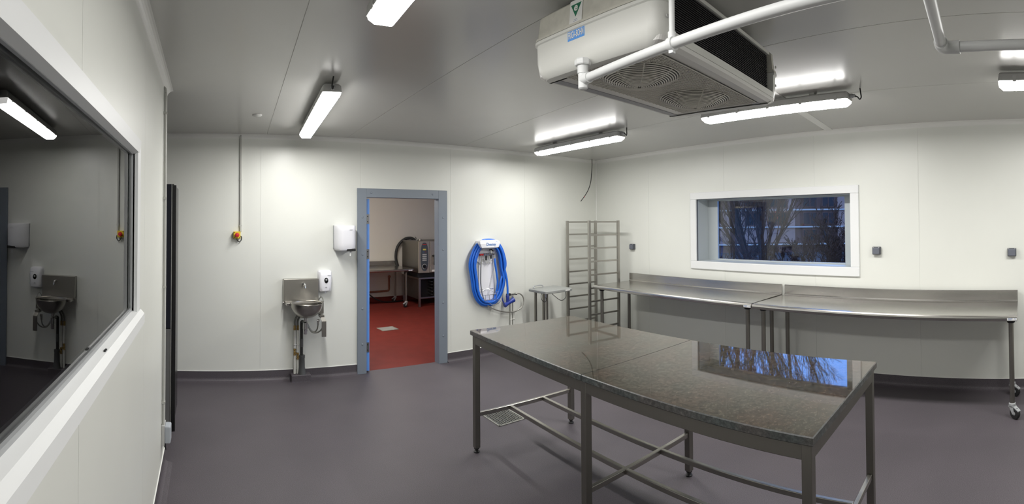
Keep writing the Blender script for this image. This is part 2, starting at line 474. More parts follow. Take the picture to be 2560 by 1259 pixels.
# ---- coved ceiling trims
def cove(rad, n=6):
    pr = [(0, 0), (rad, 0)]
    for i in range(1, n):
        a = PI / 2 * i / n
        pr.append((rad - rad * math.sin(a), -rad + rad * math.cos(a)))
    pr.append((0, -rad)); return pr
cv = cove(.045)
b = MB(); b.extrude(cv, (-2.6, D, ZC), (5.45, D, ZC), (0, -1, 0), (0, 0, 1)); struct(b.build('trim_1', 'trim_white'), 'coved trim along the top of the back wall', 'trim')
b = MB(); b.extrude(cv, rw(0, 0, ZC), rw(SEND, 0, ZC), (NX, NY, 0), (0, 0, 1)); struct(b.build('trim_2', 'trim_white'), 'coved trim along the top of the window wall', 'trim')
b = MB(); b.extrude(cv, (XL, YN, ZC), (XL, LY1 + .04, ZC), (1, 0, 0), (0, 0, 1)); struct(b.build('trim_3', 'trim_white'), 'coved trim above the observation window wall', 'trim')
b = MB(); b.extrude([(-.009, 0), (-.009, -.045), (.004, -.045), (.004, 0)], rw(0, 0, ZC), rw(0, 0, .1), (TX, TY, 0), (NX, NY, 0))
b = MB(); b.tube([(WC - .006, D - .006, .1), (WC - .006, D - .006, ZC)], .012, 10); struct(b.build('trim_4', 'trim_white'), 'slim white corner trim between back wall and window wall', 'trim')
b = MB(); b.box(3.02, 4.98, 1.30, 1.385, ZC - .004, ZC); struct(b.build('trim_5', 'trim_white'), 'flat white batten across the ceiling towards the window wall', 'trim')
b = MB(); b.box(XL - .10, XL + .004, LY1, LY1 + .004, 0.1, ZC); struct(b.build('trim_6', 'trim_white'), 'white edge capping on the end of the left wall', 'trim')

# ---- coved vinyl skirtings with a white capping strip
def skirt_prof(R=.035, t=.004, n=5):
    pr = [(0, 0), (0, ZB), (t, ZB), (t, R + t)]
    for i in range(1, n + 1):
        a = PI / 2 * i / n
        pr.append((t + R - R * math.cos(a), t + R - R * math.sin(a)))
    pr.append((t + R + .02, 0)); return pr
def skirting(name, p0, p1, out, label):
    b = MB(); b.extrude(skirt_prof(), p0, p1, out, (0, 0, 1)); o = struct(b.build(name, 'floor_vinyl'), label, 'skirting')
    c = MB(); c.extrude([(0, ZB), (0, ZB + .007), (.006, ZB + .005), (.006, ZB)], p0, p1, out, (0, 0, 1)); c.build('cap_strip', 'trim_white', o)
skirting('baseboard_back', (-2.6, D, 0), (1.655, D, 0), (0, -1, 0), 'dark coved skirting under the sink wall')
skirting('baseboard_back', (2.805, D, 0), (5.45, D, 0), (0, -1, 0), 'dark coved skirting right of the doorway')
skirting('baseboard_right', rw(0, 0), rw(SEND, 0), (NX, NY, 0), 'dark coved skirting along the window wall')
skirting('baseboard_left', (XL, YN, 0), (XL, LY1, 0), (1, 0, 0), 'dark coved skirting along the left wall')

# ---- observation window in the left wall
win1 = thing('window_1', 'long dark observation window in the left wall with white frame', 'window', (XL, 1.0, 1.3)); win1['kind'] = 'structure'
def part(parent, mb, name, mats, label=None):
    """mb holds world coordinates; stores them relative to the (unscaled, possibly turned) parent"""
    T = (Matrix.Translation(parent.location) @ parent.rotation_euler.to_matrix().to_4x4()).inverted()
    mb.v = [T @ Vector(v) for v in mb.v]
    o = mb.build(name, mats, parent)
    if label: o['label'] = label
    return o
fw = .052
b = MB()
b.extrude([(-.012, -.01), (.016, 0), (.020, fw), (0, fw + .004), (-.012, fw)], (XL, LWY0, LWZ1), (XL, LWY1 + fw, LWZ1), (1, 0, 0), (0, 0, 1)); part(win1, b, 'frame_head', 'pvc_white')
b = MB(); b.extrude([(-.012, 0), (.014, 0), (.018, fw), (-.012, fw)], (XL, LWY1, LWZ0 - .04), (XL, LWY1, LWZ1 + fw), (1, 0, 0), (0, 1, 0)); part(win1, b, 'frame_jamb', 'pvc_white')
b = MB(); b.extrude([(-.012, 0), (.014, 0), (.018, -fw), (-.012, -fw)], (XL, LWY0, LWZ0 - .04), (XL, LWY0, LWZ1 + fw), (1, 0, 0), (0, 1, 0)); part(win1, b, 'frame_jamb', 'pvc_white')
b = MB(); b.extrude([(-.04, .012), (.018, -.004), (.034, -.022), (.036, -.060), (0, -.062), (-.012, -.05)], (XL, LWY0 - fw, LWZ0), (XL, LWY1 + fw + .03, LWZ0), (1, 0, 0), (0, 0, 1)); part(win1, b, 'sill', 'pvc_white')
b = MB(); b.box(XL - .020, XL - .014, LWY0, LWY1, LWZ0, LWZ1); part(win1, b, 'pane', 'window_glass')
for (y0, y1, z0, z1) in ((LWY0, LWY1, LWZ0 - .001, LWZ0 + .014), (LWY0, LWY1, LWZ1 - .010, LWZ1), (LWY1 - .008, LWY1, LWZ0, LWZ1)):
    b = MB(); b.box(XL - .014, XL - .006, y0, y1, z0, z1); part(win1, b, 'gasket', 'grey_plastic')
for y in (1.32, 1.98):
    b = MB(); b.box(XL + .010, XL + .016, y, y + .022, LWZ0 - .002, LWZ0 + .0015); part(win1, b, 'drain_slot', 'black_rubber')

# ---- window in the right wall (local frame of wall: x towards corner, y into room)
win2 = bpy.data.objects.new('window_2', None); COL.objects.link(win2); win2.location = rw(3.03, 0, 1.2); win2.rotation_euler = (0, 0, RROT)
struct(win2, 'white framed window above the steel worktables with dusk trees outside', 'window')
def rpart(parent, s_ref, mb, name, mats):
    mb.v = [Vector((v[0] + s_ref, v[1], v[2] - parent.location.z)) for v in mb.v]
    return mb.build(name, mats, parent)
def rbox(mb, s0, s1, d0, d1, z0, z1, r=0):
    return mb.bbox(-s1, -s0, d0, d1, z0, z1, r) if r else mb.box(-s1, -s0, d0, d1, z0, z1)
fo = .097
for (s0, s1, z0, z1, nm) in ((WS0 - fo, WS1 + fo, WZ1, WZ1 + fo - .01, 'frame_head'), (WS0 - fo, WS1 + fo, WZ0 - fo, WZ0, 'frame_sill'), (WS0 - fo, WS0, WZ0, WZ1, 'frame_jamb'), (WS1, WS1 + fo, WZ0, WZ1, 'frame_jamb')):
    b = MB(); rbox(b, s0, s1, -.012, .022, z0, z1, .006); rpart(win2, 3.03, b, nm, 'pvc_white')
for (s0, s1, z0, z1) in ((WS0, WS1, WZ1 - .005, WZ1), (WS0, WS0 + .005, WZ0, WZ1), (WS1 - .005, WS1, WZ0, WZ1)):
    b = MB(); rbox(b, s0, s1, -.012, .004, z0, z1); rpart(win2, 3.03, b, 'gasket', 'socket_grey')
# reveal lining
for (s0, s1, z0, z1) in ((WS0 - .004, WS0 + .002, WZ0, WZ1), (WS1 - .002, WS1 + .004, WZ0, WZ1), (WS0, WS1, WZ0 - .004, WZ0 + .002), (WS0, WS1, WZ1 - .002, WZ1 + .004)):
    b = MB(); rbox(b, s0, s1, -.24, -.012, z0, z1); rpart(win2, 3.03, b, 'reveal_board', 'reveal_shaded')
e0 = .225
for (s0, s1, z0, z1) in ((WS0, WS0 + .155, WZ0, WZ1), (WS1 - .155, WS1, WZ0, WZ1), (WS0 + .155, WS1 - .155, WZ0, WZ0 + .018), (WS0 + .155, WS1 - .155, WZ1 - .020, WZ1)):
    b = MB(); rbox(b, s0, s1, -.255, -e0, z0, z1, .003); rpart(win2, 3.03, b, 'outer_frame', 'reveal_shaded')
b = MB(); rbox(b, WS0 + .15, WS1 - .15, -.246, -.240, WZ0 + .015, WZ1 - .015); rpart(win2, 3.03, b, 'pane', 'window_glass')

# ---- doorway: grey frame with cap bolts, open blue leaf on three hinges
door = bpy.data.objects.new('door_1', None); COL.objects.link(door); door.location = (2.22, D, 0)
struct(door, 'grey door frame with cap bolts and the blue door standing open beyond', 'door')
OX0, OX1, OZ = 1.765, 2.683, 1.985
b = MB(); b.bbox(1.655, OX0, D - .020, D, 0, 2.088, .003); b.box(DX0, OX0, D, D + .095, 0, OZ); part(door, b, 'jamb', 'door_grey')
b = MB(); b.bbox(OX1, 2.800, D - .020, D, 0, 2.088, .003); b.box(OX1, DX1, D, D + .095, 0, OZ); part(door, b, 'jamb', 'door_grey')
b = MB(); b.bbox(OX0, OX1, D - .020, D, OZ, 2.088, .003); b.box(OX0, OX1, D, D + .095, OZ, DZ); part(door, b, 'head', 'door_grey')
for (x, z) in ((1.715, 1.76), (1.715, 1.34), (1.715, .73), (1.715, .33), (2.742, 1.76), (2.742, 1.37), (2.742, .73), (2.742, .33), (1.82, 2.04), (2.60, 2.04)):
    b = MB(); b.lathe([(.0, -.006), (.009, -.005), (.013, 0)], (x, D - .020, z), 'y', 14); part(door, b, 'bolt', 'door_grey')
b = MB(); b.bbox(OX0 + .004, OX0 + .052, D + .035, D + .95, .012, OZ - .012, .003); leaf = part(door, b, 'door_leaf', 'door_blue', 'open blue door leaf seen edge on')
for z in (1.74, 1.34, .28):
    b = MB(); b.box(OX0 + .002, OX0 + .046, D + .028, D + .036, z - .055, z + .055)
    b.cyl((OX0 + .006, D + .026, z - .055), (OX0 + .006, D + .026, z + .055), .009, n=10)
    T = Matrix.Translation(door.location).inverted(); b.v = [T @ v for v in b.v]
    h = b.build('hinge', 'hinge_steel', leaf)
    for dz in (-.03, .03):
        b = MB(); b.lathe([(0, -.002), (.007, 0)], (OX0 + .028, D + .0275, z + dz), 'y', 8)
        b.v = [T @ v for v in b.v]; b.build('hinge_screw', 'black_rubber', leaf)

# ================================================================== NEXT ROOM (through the doorway)
NY1 = 9.62
b = MB(); b.box(1.0, 6.6, D + .075, NY1, -.1, 0.0); struct(b.build('floor_red', 'red_floor'), 'red vinyl floor of the room beyond the doorway', 'floor')
b = MB(); b.box(1.0, 6.6, NY1, NY1 + .1, 0, ZC); struct(b.build('wall_far', 'next_wall'), 'far wall of the room beyond the doorway', 'wall')
b = MB(); b.box(.9, 1.0, D + .085, NY1, 0, ZC); struct(b.build('wall_next_left', 'next_wall'), 'side wall of the room beyond the doorway', 'wall')
b = MB(); b.box(6.5, 6.6, D + .085, NY1, 0, ZC); struct(b.build('wall_next_right', 'next_wall'), 'right side wall of the room beyond the doorway', 'wall')
b = MB(); b.box(.9, 6.6, D + .085, NY1 + .1, ZC, ZC + .08); struct(b.build('ceiling_next', 'ceiling_white'), 'ceiling of the room beyond the doorway', 'ceiling')
b = MB(); b.extrude(skirt_prof(), (1.0, NY1, 0), (6.5, NY1, 0), (0, -1, 0), (0, 0, 1)); struct(b.build('baseboard_far', 'red_floor'), 'red coved skirting of the far room', 'skirting')

# ================================================================== STRIP LIGHTS
def strip_light(cx, cy, yaw, length, label, cable=0, cat='light', group='strip lights on the ceiling', dmat='diffuser', smat='diffuser_side'):
    """local x runs along the fitting; the base sits just under the ceiling"""
    t = thing('strip_light', label, cat, (cx, cy, ZC), yaw, group)
    hl = length / 2
    for q in (-.55, .55):
        b = MB(); b.box(q * hl - .02, q * hl + .02, -.03, .03, -.022, 0); b.build('mount_bracket', 'fitting_grey', t)
    b = MB()
    b.loft([rr(0, 0, hl - .012, .050, .012, -.022), rr(0, 0, hl - .004, .062, .012, -.034), rr(0, 0, hl, .066, .014, -.072), rr(0, 0, hl, .066, .014, -.078)], smooth=False)
    b.build('housing', 'fitting_grey', t)
    b = MB()
    b.loft([rr(0, 0, hl - .004, .062, .014, -.0785), rr(0, 0, hl - .006, .060, .014, -.092), rr(0, 0, hl - .030, .044, .012, -.116)], mi=1, cap=False, smooth=False)
    for q in range(len(b.f)):                      # the moulded ends glow least
        c_ = [b.v[i].x for i in b.f[q]]
        if max(c_) - min(c_) < .2: b.m[q] = 2
    b.add(rr(0, 0, hl - .030, .044, .012, -.116), [list(range(24))], 0)
    b.build('diffuser', [dmat, smat, 'diffuser_end'], t)
    k = 5
    for i in range(k):
        x = -hl * .86 + 2 * hl * .86 * i / (k - 1)
        for s in (-1, 1):
            c = MB(); c.box(x - .012, x + .012, s * .0665 - .003, s * .0665 + .003, -.086, -.048); c.build('clip', 'fitting_grey', t)
    if cable:
        e = cable * hl
        c = MB(); c.cyl((e, 0, -.050), (e + cable * .040, 0, -.050), .013, n=12); c.cyl((e, 0, -.050), (e + cable * .022, 0, -.050), .018, n=6); c.build('cable_gland', 'grey_plastic', t)
        c = MB(); c.tube(spline([(e + cable * .035, 0, -.050), (e + cable * .060, .004, -.062), (e + cable * .078, .012, -.082), (e + cable * .092, .018, -.070), (e + cable * .088, .014, -.040), (e + cable * .080, .006, 0)], 5), .005, 7); c.build('cable', 'black_rubber', t)
    return t
strip_light(.885, 3.84, math.atan2(1.58, .145), 1.58, 'strip light hanging nearest above the steel hand sink', -1)
strip_light(.672, 1.12, math.atan2(1.58, .09), 1.56, 'strip light cut off by the top edge, left of the cooling unit', 0, dmat='diffuser_worn', smat='diffuser_side_worn')
strip_light(3.765, 3.88, math.atan2(1.45, .10), 1.46, 'strip light nearest the room corner with the tray rack', -1)
strip_light(3.47, 1.42, math.atan2(1.3, .13), 1.30, 'strip light between the cooling unit and the window', -1, dmat='diffuser_fresh', smat='diffuser_side_fresh')
strip_light(3.03, -1.02, math.atan2(1.5, .15), 1.50, 'strip light cut off by the right edge of the picture', 0, dmat='diffuser_fresh', smat='diffuser_side_fresh')
strip_light(2.1, 7.0, 0.0, 1.5, 'unseen strip light added to light the room beyond the doorway', 0, group='added lights beyond the doorway', dmat='diffuser_next', smat='diffuser_next')  # out of view, put in because the far room needs light

# small ceiling blanking disc
b = MB(); b.lathe([(0, -.012), (.034, -.012), (.042, -.006), (.044, 0)], (0, 0, 0), 'z', 24)
o = b.build('ceiling_disc', 'trim_white'); o.location = (.428, 4.176, ZC); tag(o, 'small round white cover plate on the ceiling', 'cover plate')

# ================================================================== COOLING UNIT
EX0, EX1, EY0, EY1, EZ0, EZ1 = 1.335, 2.44, .955, 1.648, 2.325, 2.605
ev = thing('cooling_unit', 'large white ceiling cooling unit with two round fan grilles underneath', 'cooling unit', ((EX0 + EX1) / 2, (EY0 + EY1) / 2, EZ0))
ecx, ecy = ev.location.x, ev.location.y
hx, hy = (EX1 - EX0) / 2, (EY1 - EY0) / 2
zs = .165   # height of the split between lower cap and upper shell
def ecap(sign):
    # rounded end cap, lower shell
    cw = .075
    c = MB(); cxl = sign * (hx - cw)
    rings = []
    for (z, ins) in ((.0, .030), (.012, .016), (.035, .006), (.075, .001), (zs - .016, .0), (zs - .012, -.006), (zs, -.006)):
        ring = []
        n = 6; r = .055
        yy = hy - ins; xx = cw - ins
        ring.append((cxl, -yy, z))
        for i in range(n + 1):
            a = -PI / 2 + PI / 2 * i / n
            ring.append((cxl + sign * (xx - r + r * math.cos(a)), -yy + r + r * math.sin(a), z))
        for i in range(n + 1):
            a = PI / 2 * i / n
            ring.append((cxl + sign * (xx - r + r * math.cos(a)), yy - r + r * math.sin(a), z))
        ring.append((cxl, yy, z)); rings.append(ring)
    c.loft(rings, smooth=True)
    o = c.build('end_cap', 'casing_white', ev)
    c = MB(); rings = []
    for (z, ins) in ((zs + .003, -.004), (zs + .014, -.002), (zs + .016, .004), (EZ1 - EZ0 - .012, .012), (EZ1 - EZ0, .024)):
        ring = []; n = 6; r = .05; yy = hy - ins; xx = cw - ins
        ring.append((cxl, -yy, z))
        for i in range(n + 1):
            a = -PI / 2 + PI / 2 * i / n
            ring.append((cxl + sign * (xx - r + r * math.cos(a)), -yy + r + r * math.sin(a), z))
        for i in range(n + 1):
            a = PI / 2 * i / n
            ring.append((cxl + sign * (xx - r + r * math.cos(a)), yy - r + r * math.sin(a), z))
        ring.append((cxl, yy, z)); rings.append(ring)
    c.loft(rings, smooth=True); c.build('upper_shell', 'casing_beige', ev)
    for z in (.10, .20):
        c = MB(); c.lathe([(0, -.004), (.007, -.003), (.008, 0)], (cxl + sign * .03, -hy - .001, z), 'y', 10); c.build('screw', 'fitting_grey', ev)
    return o
ecap(-1); ecap(1)
cw = .075
b = MB()
b.box(-hx + cw, hx - cw, -hy + .02, hy - .01, EZ1 - EZ0 - .02, EZ1 - EZ0 - .004)          # top sheet
b.box(-hx + cw, hx - cw, hy - .03, hy - .008, .03, EZ1 - EZ0 - .02)                       # blind long side
b.build('casing', 'casing_white', ev)
# drip pan: sloping underside with a raised rim
b = MB()
b.loft([rr(0, 0, hx - .030, hy - .030, .03, .004), rr(0, 0, hx - .02, hy - .012, .03, .016), rr(0, 0, hx - .02, hy - .006, .03, .034)], smooth=False)
b.build('drip_pan', 'pan_grey', ev)
b = MB(); b.box(-hx + cw, hx - cw, -hy + .004, -hy + .020, .030, .060); b.build('pan_rim', 'casing_white', ev)
for (y0, y1, nm) in ((hy - .085, hy - .045, 'pan_strip'), (-hy + .075, -hy + .115, 'pan_strip')):
    b = MB(); b.box(-.02 if y0 < 0 else -hx + .07, hx - .06, y0, y1, .0015, .006); b.build(nm, 'pan_dark', ev)
# coil face: fin block and the tube row at its far end
b = MB(); b.box(-hx + cw, hx - cw - .03, -hy + .030, -hy + .10, .055, EZ1 - EZ0 - .022); b.build('coil_block', 'fin_black', ev)
b = MB()
for i in range(22):
    z = .062 + i * .0087
    b.box(-hx + cw, hx - cw - .03, -hy + .022, -hy + .031, z, z + .003)
o = b.build('coil_fins', 'fin_black', ev); o['kind'] = 'stuff'
for i in range(9):
    b = MB(); b.torus((hx - cw - .016, -hy + .04, .072 + i * .021), .010, .0045, 'y', 12, 5); b.build('coil_bend', 'fin_black', ev)
# fan grilles: straight wire field and two domed wire rings
gx0, gx1, gy0, gy1 = 1.405 - ecx, 2.315 - ecx, 1.03 - ecy, 1.50 - ecy
b = MB()
b.box(gx0, gx1, gy0, gy1, .001, .0035)
b.build('grille_backing', 'grille_back', ev)
b = MB(); nbar = 46
for i in range(nbar):
    y = gy0 + (gy1 - gy0) * (i + .5) / nbar
    b.box(gx0, gx1, y - .0022, y + .0022, -.003, .001)
for i in range(30):
    x = gx0 + (gx1 - gx0) * (i + .5) / 30
    b.box(x - .0015, x + .0015, gy0, gy1, -.0045, -.003)
o = b.build('grille_wires', 'grille_grey', ev); o['kind'] = 'stuff'
for (fx, fy) in ((1.60, 1.255), (2.07, 1.265)):
    R0 = .172
    b = MB(); b.lathe([(.03, -.044), (.09, -.038), (.14, -.022), (R0, -.002)], (fx - ecx, fy - ecy, 0), 'z', 40); fan = b.build('fan_dome', 'grille_back', ev)
    b = MB()
    for i in range(17):
        r = .022 + (R0 - .02) * i / 16
        z = -.050 * (1 - (r / (R0 + .006)) ** 2) - .003
        b.torus((fx - ecx, fy - ecy, z), r, .0030, 'z', 40, 4)
    for i in range(8):
        a = 2 * PI * i / 8
        b.tube([(fx - ecx + r * math.cos(a), fy - ecy + r * math.sin(a), -.050 * (1 - (r / (R0 + .006)) ** 2) - .003) for r in (.01, .06, .11, .15, R0)], .003, 4)
    b.build('fan_guard', 'grille_grey', fan)
# hanger feet to the ceiling
for x in (-hx + .15, hx - .15):
    for y in (-hy + .12, hy - .12):
        b = MB(); b.box(x - .02, x + .02, y - .02, y + .02, EZ1 - EZ0 - .006, ZC - EZ0); b.build('hanger_foot', 'fitting_grey', ev)
# name plate and certificate sticker on the near end
TE = lambda y, z, off=0.0: Matrix(((0, 0, -1, -hx - off), (-1, 0, 0, y - ecy), (0, 1, 0, z - EZ0), (0, 0, 0, 1)))
b = MB(); b.box(-.048, .048, -.020, .020, 0, .0015, T=TE(1.368, 2.456, -.001)); pl = b.build('name_plate', 'plate_blue', ev)
text_mesh('lettering', 'FRIGA-BOHN', .038, 'sticker_white', pl, TE(1.368, 2.456, .0014), width=.088, bold=.0004)
TS = TE(1.372, 2.548, -.0058) @ Matrix.Rotation(-.092, 4, 'X')
b = MB(); b.box(-.036, .036, -.045, .052, 0, .0012, T=TS); st = b.build('certificate_sticker', 'sticker_white', ev)
b = MB(); b.add([(-.030, .034, .001), (.030, .034, .001), (0, -.020, .001), (-.030, .034, .002), (.030, .034, .002), (0, -.020, .002)], [(0, 2, 1), (3, 4, 5), (0, 1, 4, 3), (1, 2, 5, 4), (2, 0, 3, 5)], T=TS); b.build('green_triangle', 'sticker_green', st)
text_mesh('lettering', 'e', .046, 'sticker_white', st, TS @ Matrix.Translation((0, .019, .0026)), bold=.001)
b = MB()
for k, wd in enumerate((.020, .026)): b.box(-wd / 2, wd / 2, -.032 - k * .006, -.0305 - k * .006, .001, .0016, T=TS)
b.build('small_print', 'label_print', st)['kind'] = 'stuff'

# ---- condensate drain: trap under the unit's near end, pipe to the right with a hanger, two bends
dp = thing('drain_pipe', 'white plastic drain pipe running from under the cooling unit on a hanger rod', 'pipe', (1.335, 1.325, 2.25))
P1 = Vector((1.335, 1.325, 2.262)); P2 = Vector((1.115, .070, 2.262)); P3 = Vector((1.585, .045, 2.262)); P4 = Vector((1.37, -1.5, 2.262))
b = MB(); b.tube([P1 + (P2 - P1).normalized() * .02, P2], .0175, 16, cap=False); part(dp, b, 'pipe', 'pvc_white')
b = MB(); b.tube([P2, P3], .0175, 16, cap=False); part(dp, b, 'pipe', 'pvc_white')
b = MB(); b.tube([P3, P4], .0175, 16); part(dp, b, 'pipe', 'pvc_white')
def elbow(c, a0, a1):
    b = MB(); da = (a0 - c).normalized(); db = (a1 - c).normalized()
    b.tube([c + da * .060, c + da * .058, c + da * .028, c + (da + db) * .009, c + db * .028, c + db * .058, c + db * .060], [.0225, .0225, .0215, .022, .0215, .0225, .0225], 16)
    part(dp, b, 'elbow', 'pvc_white')
elbow(P2, P1, P3); elbow(P3, P2, P4)
b = MB(); x, y = 1.335, 1.330
b.lathe([(.031, 2.318), (.033, 2.322), (.033, 2.338), (.028, 2.344)], (x, y, 0), 'z', 8, smooth=False)
b.lathe([(.0, 2.222), (.014, 2.223), (.019, 2.228), (.019, 2.285), (.022, 2.286), (.022, 2.318)], (x, y, 0), 'z', 20)
dd = (P2 - P1).normalized(); b.cyl(P1, P1 + dd * .038, .0215, n=16)
part(dp, b, 'trap', 'pvc_white')
hp = P1 + (P2 - P1) * ((1.325 - .848) / (1.325 - .07))
b = MB(); b.cyl((hp.x, hp.y, 2.275), (hp.x, hp.y, ZC), .0095, n=12); part(dp, b, 'hanger_rod', 'pvc_white')
b = MB(); b.tube([hp - dd * .010, hp + dd * .010], .0225, 16); b.cyl((hp.x, hp.y, 2.27), (hp.x, hp.y, 2.300), .013, n=10); b.box(hp.x - .008, hp.x + .008, hp.y - .008, hp.y + .008, 2.232, 2.245); part(dp, b, 'pipe_clip', 'pvc_white')

# ================================================================== GRANITE TABLE
gt = thing('granite_table', 'large steel-framed preparation table with two polished granite slabs', 'table', (2.258, 1.764, 0), -.0724)
GL, GW, GZ = 1.263, .484, .8957
for s in (-1, 1):
    b = MB(); y0, y1 = (.0025, GL) if s > 0 else (-GL, -.0025)
    bm_top = MB()
    b.loft([[(-GW + i, y0 + (i if s < 0 else 0), z), (GW - i, y0 + (i if s < 0 else 0), z), (GW - i, y1 - (i if s > 0 else 0), z), (-GW + i, y1 - (i if s > 0 else 0), z)] for z, i in ((GZ - .036, .004), (GZ - .032, 0), (GZ - .004, 0), (GZ, .004))], mi=1, cap=True, smooth=False)
    for q in range(len(b.f)):
        if all(abs(b.v[i].z - GZ) < 1e-6 for i in b.f[q]): b.m[q] = 0
    b.build('granite_slab', ['granite', 'granite_edge'], gt)
ap0, ap1 = GZ - .098, GZ - .036
iw, il = GW - .014, GL - .014
for (x0, x1, y0, y1) in ((-iw, -iw + .022, -il, il), (iw - .022, iw, -il, il), (-iw, iw, -il, -il + .022), (-iw, iw, il - .022, il), (-iw, iw, -.02, .02)):
    b = MB(); b.bbox(x0, x1, y0, y1, ap0, ap1, .003); b.build('apron', 'steel_dull', gt)
lx, ly = GW - .034, GL - .034
for y in (-ly, 0, ly):
    for x in (-lx, lx):
        b = MB(); b.bbox(x - .021, x + .021, y - .021, y + .021, .035, GZ - .038, .003); leg = b.build('leg', 'steel_dull', gt)
        b = MB(); b.lathe([(.022, .0), (.023, .008), (.012, .014), (.010, .022), (.020, .026), (.020, .038)], (x, y, 0), 'z', 14); b.build('foot', 'black_rubber', leg)
    b = MB(); b.bbox(-lx + .02, lx - .02, y - .0125, y + .0125, .262, .292, .003); b.build('cross_rail', 'steel', gt)
for x in (-.155, .155):
    b = MB(); b.bbox(x - .0125, x + .0125, -ly + .012, ly - .012, .2625, .2915, .003); b.build('long_rail', 'steel', gt)

# ================================================================== STEEL WORKTABLES
def castor(parent, x, y, brake=True, ang=0.0, zt=.13):
    T = Matrix.Translation((x, y, 0)) @ Matrix.Rotation(ang, 4, 'Z')
    b = MB(); b.lathe([(.026, zt - .022), (.030, zt - .018), (.030, zt - .004), (.026, zt)], (0, 0, 0), 'z', 16)
    b.v = [T @ v for v in b.v]; o = b.build('castor', 'grey_plastic', parent)
    b = MB()
    for s in (-1, 1):
        b.loft([[(-.022, s * .020, zt - .024), (.024, s * .020, zt - .024), (.040, s * .020, .050), (.020, s * .020, .040)], [(-.022, s * .024, zt - .024), (.024, s * .024, zt - .024), (.040, s * .024, .050), (.020, s * .024, .040)]], smooth=False)
    b.box(-.024, .026, -.024, .024, zt - .034, zt - .020)
    if brake: b.loft([[(.020, -.018, zt - .03), (.020, .018, zt - .03), (.080, .016, zt - .058), (.080, -.016, zt - .058)], [(.020, -.018, zt - .02), (.020, .018, zt - .02), (.082, .016, zt - .050), (.082, -.016, zt - .050)]], smooth=False)
    b.v = [T @ v for v in b.v]; b.build('fork', 'grey_plastic', o)
    b = MB(); b.lathe([(.028, -.017), (.046, -.016), (.050, -.010), (.050, .010), (.046, .016), (.028, .017)], (.030, 0, .050), 'y', 24)
    b.v = [T @ v for v in b.v]; b.build('wheel', 'black_rubber', o)
    b = MB(); b.lathe([(.0, -.018), (.010, -.0185), (.028, -.014), (.029, .014), (.010, .0185), (0, .018)], (.030, 0, .050), 'y', 20)
    b.v = [T @ v for v in b.v]; b.build('hub', 'grey_plastic', o)

def worktable(label, loc, rz, length, depth, zt, legs, splash=.10, group=None, sticker=None, castors=True):
    """local x along the table, local y = 0 at the back edge growing to the front"""
    t = thing('worktable', label, 'table', loc, rz, group)
    hl = length / 2
    prof = [(0.0, zt - .004), (.012, zt - .003), (depth - .030, zt), (depth - .012, zt - .003), (depth - .003, zt - .012), (depth, zt - .024), (depth - .002, zt - .044), (depth - .006, zt - .048), (depth - .008, zt - .046),
            (depth - .008, zt - .03), (depth - .03, zt - .012), (.012, zt - .014), (0.0, zt - .014)]
    b = MB(); b.extrude(prof, (-hl, 0, 0), (hl, 0, 0), (0, 1, 0), (0, 0, 1))
    for s in (-1, 1): b.box(s * hl - (.002 if s > 0 else 0), s * hl + (.002 if s < 0 else 0), .01, depth - .006, zt - .044, zt - .008)
    b.build('worktop', 'steel_top', t)
    b = MB(); b.extrude([(.0, zt - .01), (.0, zt + splash), (.018, zt + splash), (.022, zt + splash - .005), (.022, zt + .012), (.030, zt + .002), (.03, zt - .004)], (-hl, 0, 0), (hl, 0, 0), (0, 1, 0), (0, 0, 1)); b.build('splashback', 'steel_top', t)
    for (q0, q1) in ((.05, .09), (depth - .14, depth - .10)):
        b = MB(); b.box(-hl + .03, hl - .03, q0, q1, zt - .05, zt - .014); b.build('stiffener', 'steel_dull', t)
    for (x, y, ang) in legs:
        b = MB(); zb = .128 if castors else 0
        b.cyl((x, y, zb), (x, y, zt - .05), .0215, n=18); lg = b.build('leg', 'steel_dull', t)
        b = MB(); b.lathe([(.030, zt - .074), (.034, zt - .070), (.036, zt - .05)], (x, y, 0), 'z', 16); b.build('collar', 'black_rubber', lg)
        if castors: castor(t, x, y, True, ang)
    if sticker is not None:
        x0 = sticker
        b = MB(); b.box(x0 - .04, x0 + .04, depth - .0005, depth + .0008, zt - .042, zt - .020); sk = b.build('sticker', 'sticker_white', t)
        b = MB()
        for (xx, zz, hw_, hz_) in ((.014, zt - .027, .020, .003), (.018, zt - .036, .014, .0025), (-.020, zt - .027, .003, .003), (-.032, zt - .027, .003, .003), (-.026, zt - .036, .003, .003)):
            b.box(x0 + xx - hw_, x0 + xx + hw_, depth + .0006, depth + .0014, zz - hz_, zz + hz_)
        b.build('small_print', 'label_print', sk)
    return t
# local +x points to the room corner, so the right end in the picture is -x
def rwt(label, s0, s1, d, rz, legs, sticker):
    return worktable(label, rw((s0 + s1) / 2, d), RROT + rz, s1 - s0, .70, .878, legs, .105, 'steel worktables along the window wall', sticker)
rwt('steel worktable with splashback under the left of the window, beside the tray rack', .90, 3.235, .07, .045,
    [(1.08, .62, 2.2), (1.10, .10, 1.0), (-1.08, .62, 2.0), (-1.08, .10, 1.0)], -1.12)
rwt('steel worktable with splashback at the right, its braked castor in full view', 3.28, 5.755, .03, 0,
    [(1.165, .60, 2.0), (1.165, .10, 1.0), (-1.185, .625, 2.4), (-1.175, .12, 2.6)], -1.195)

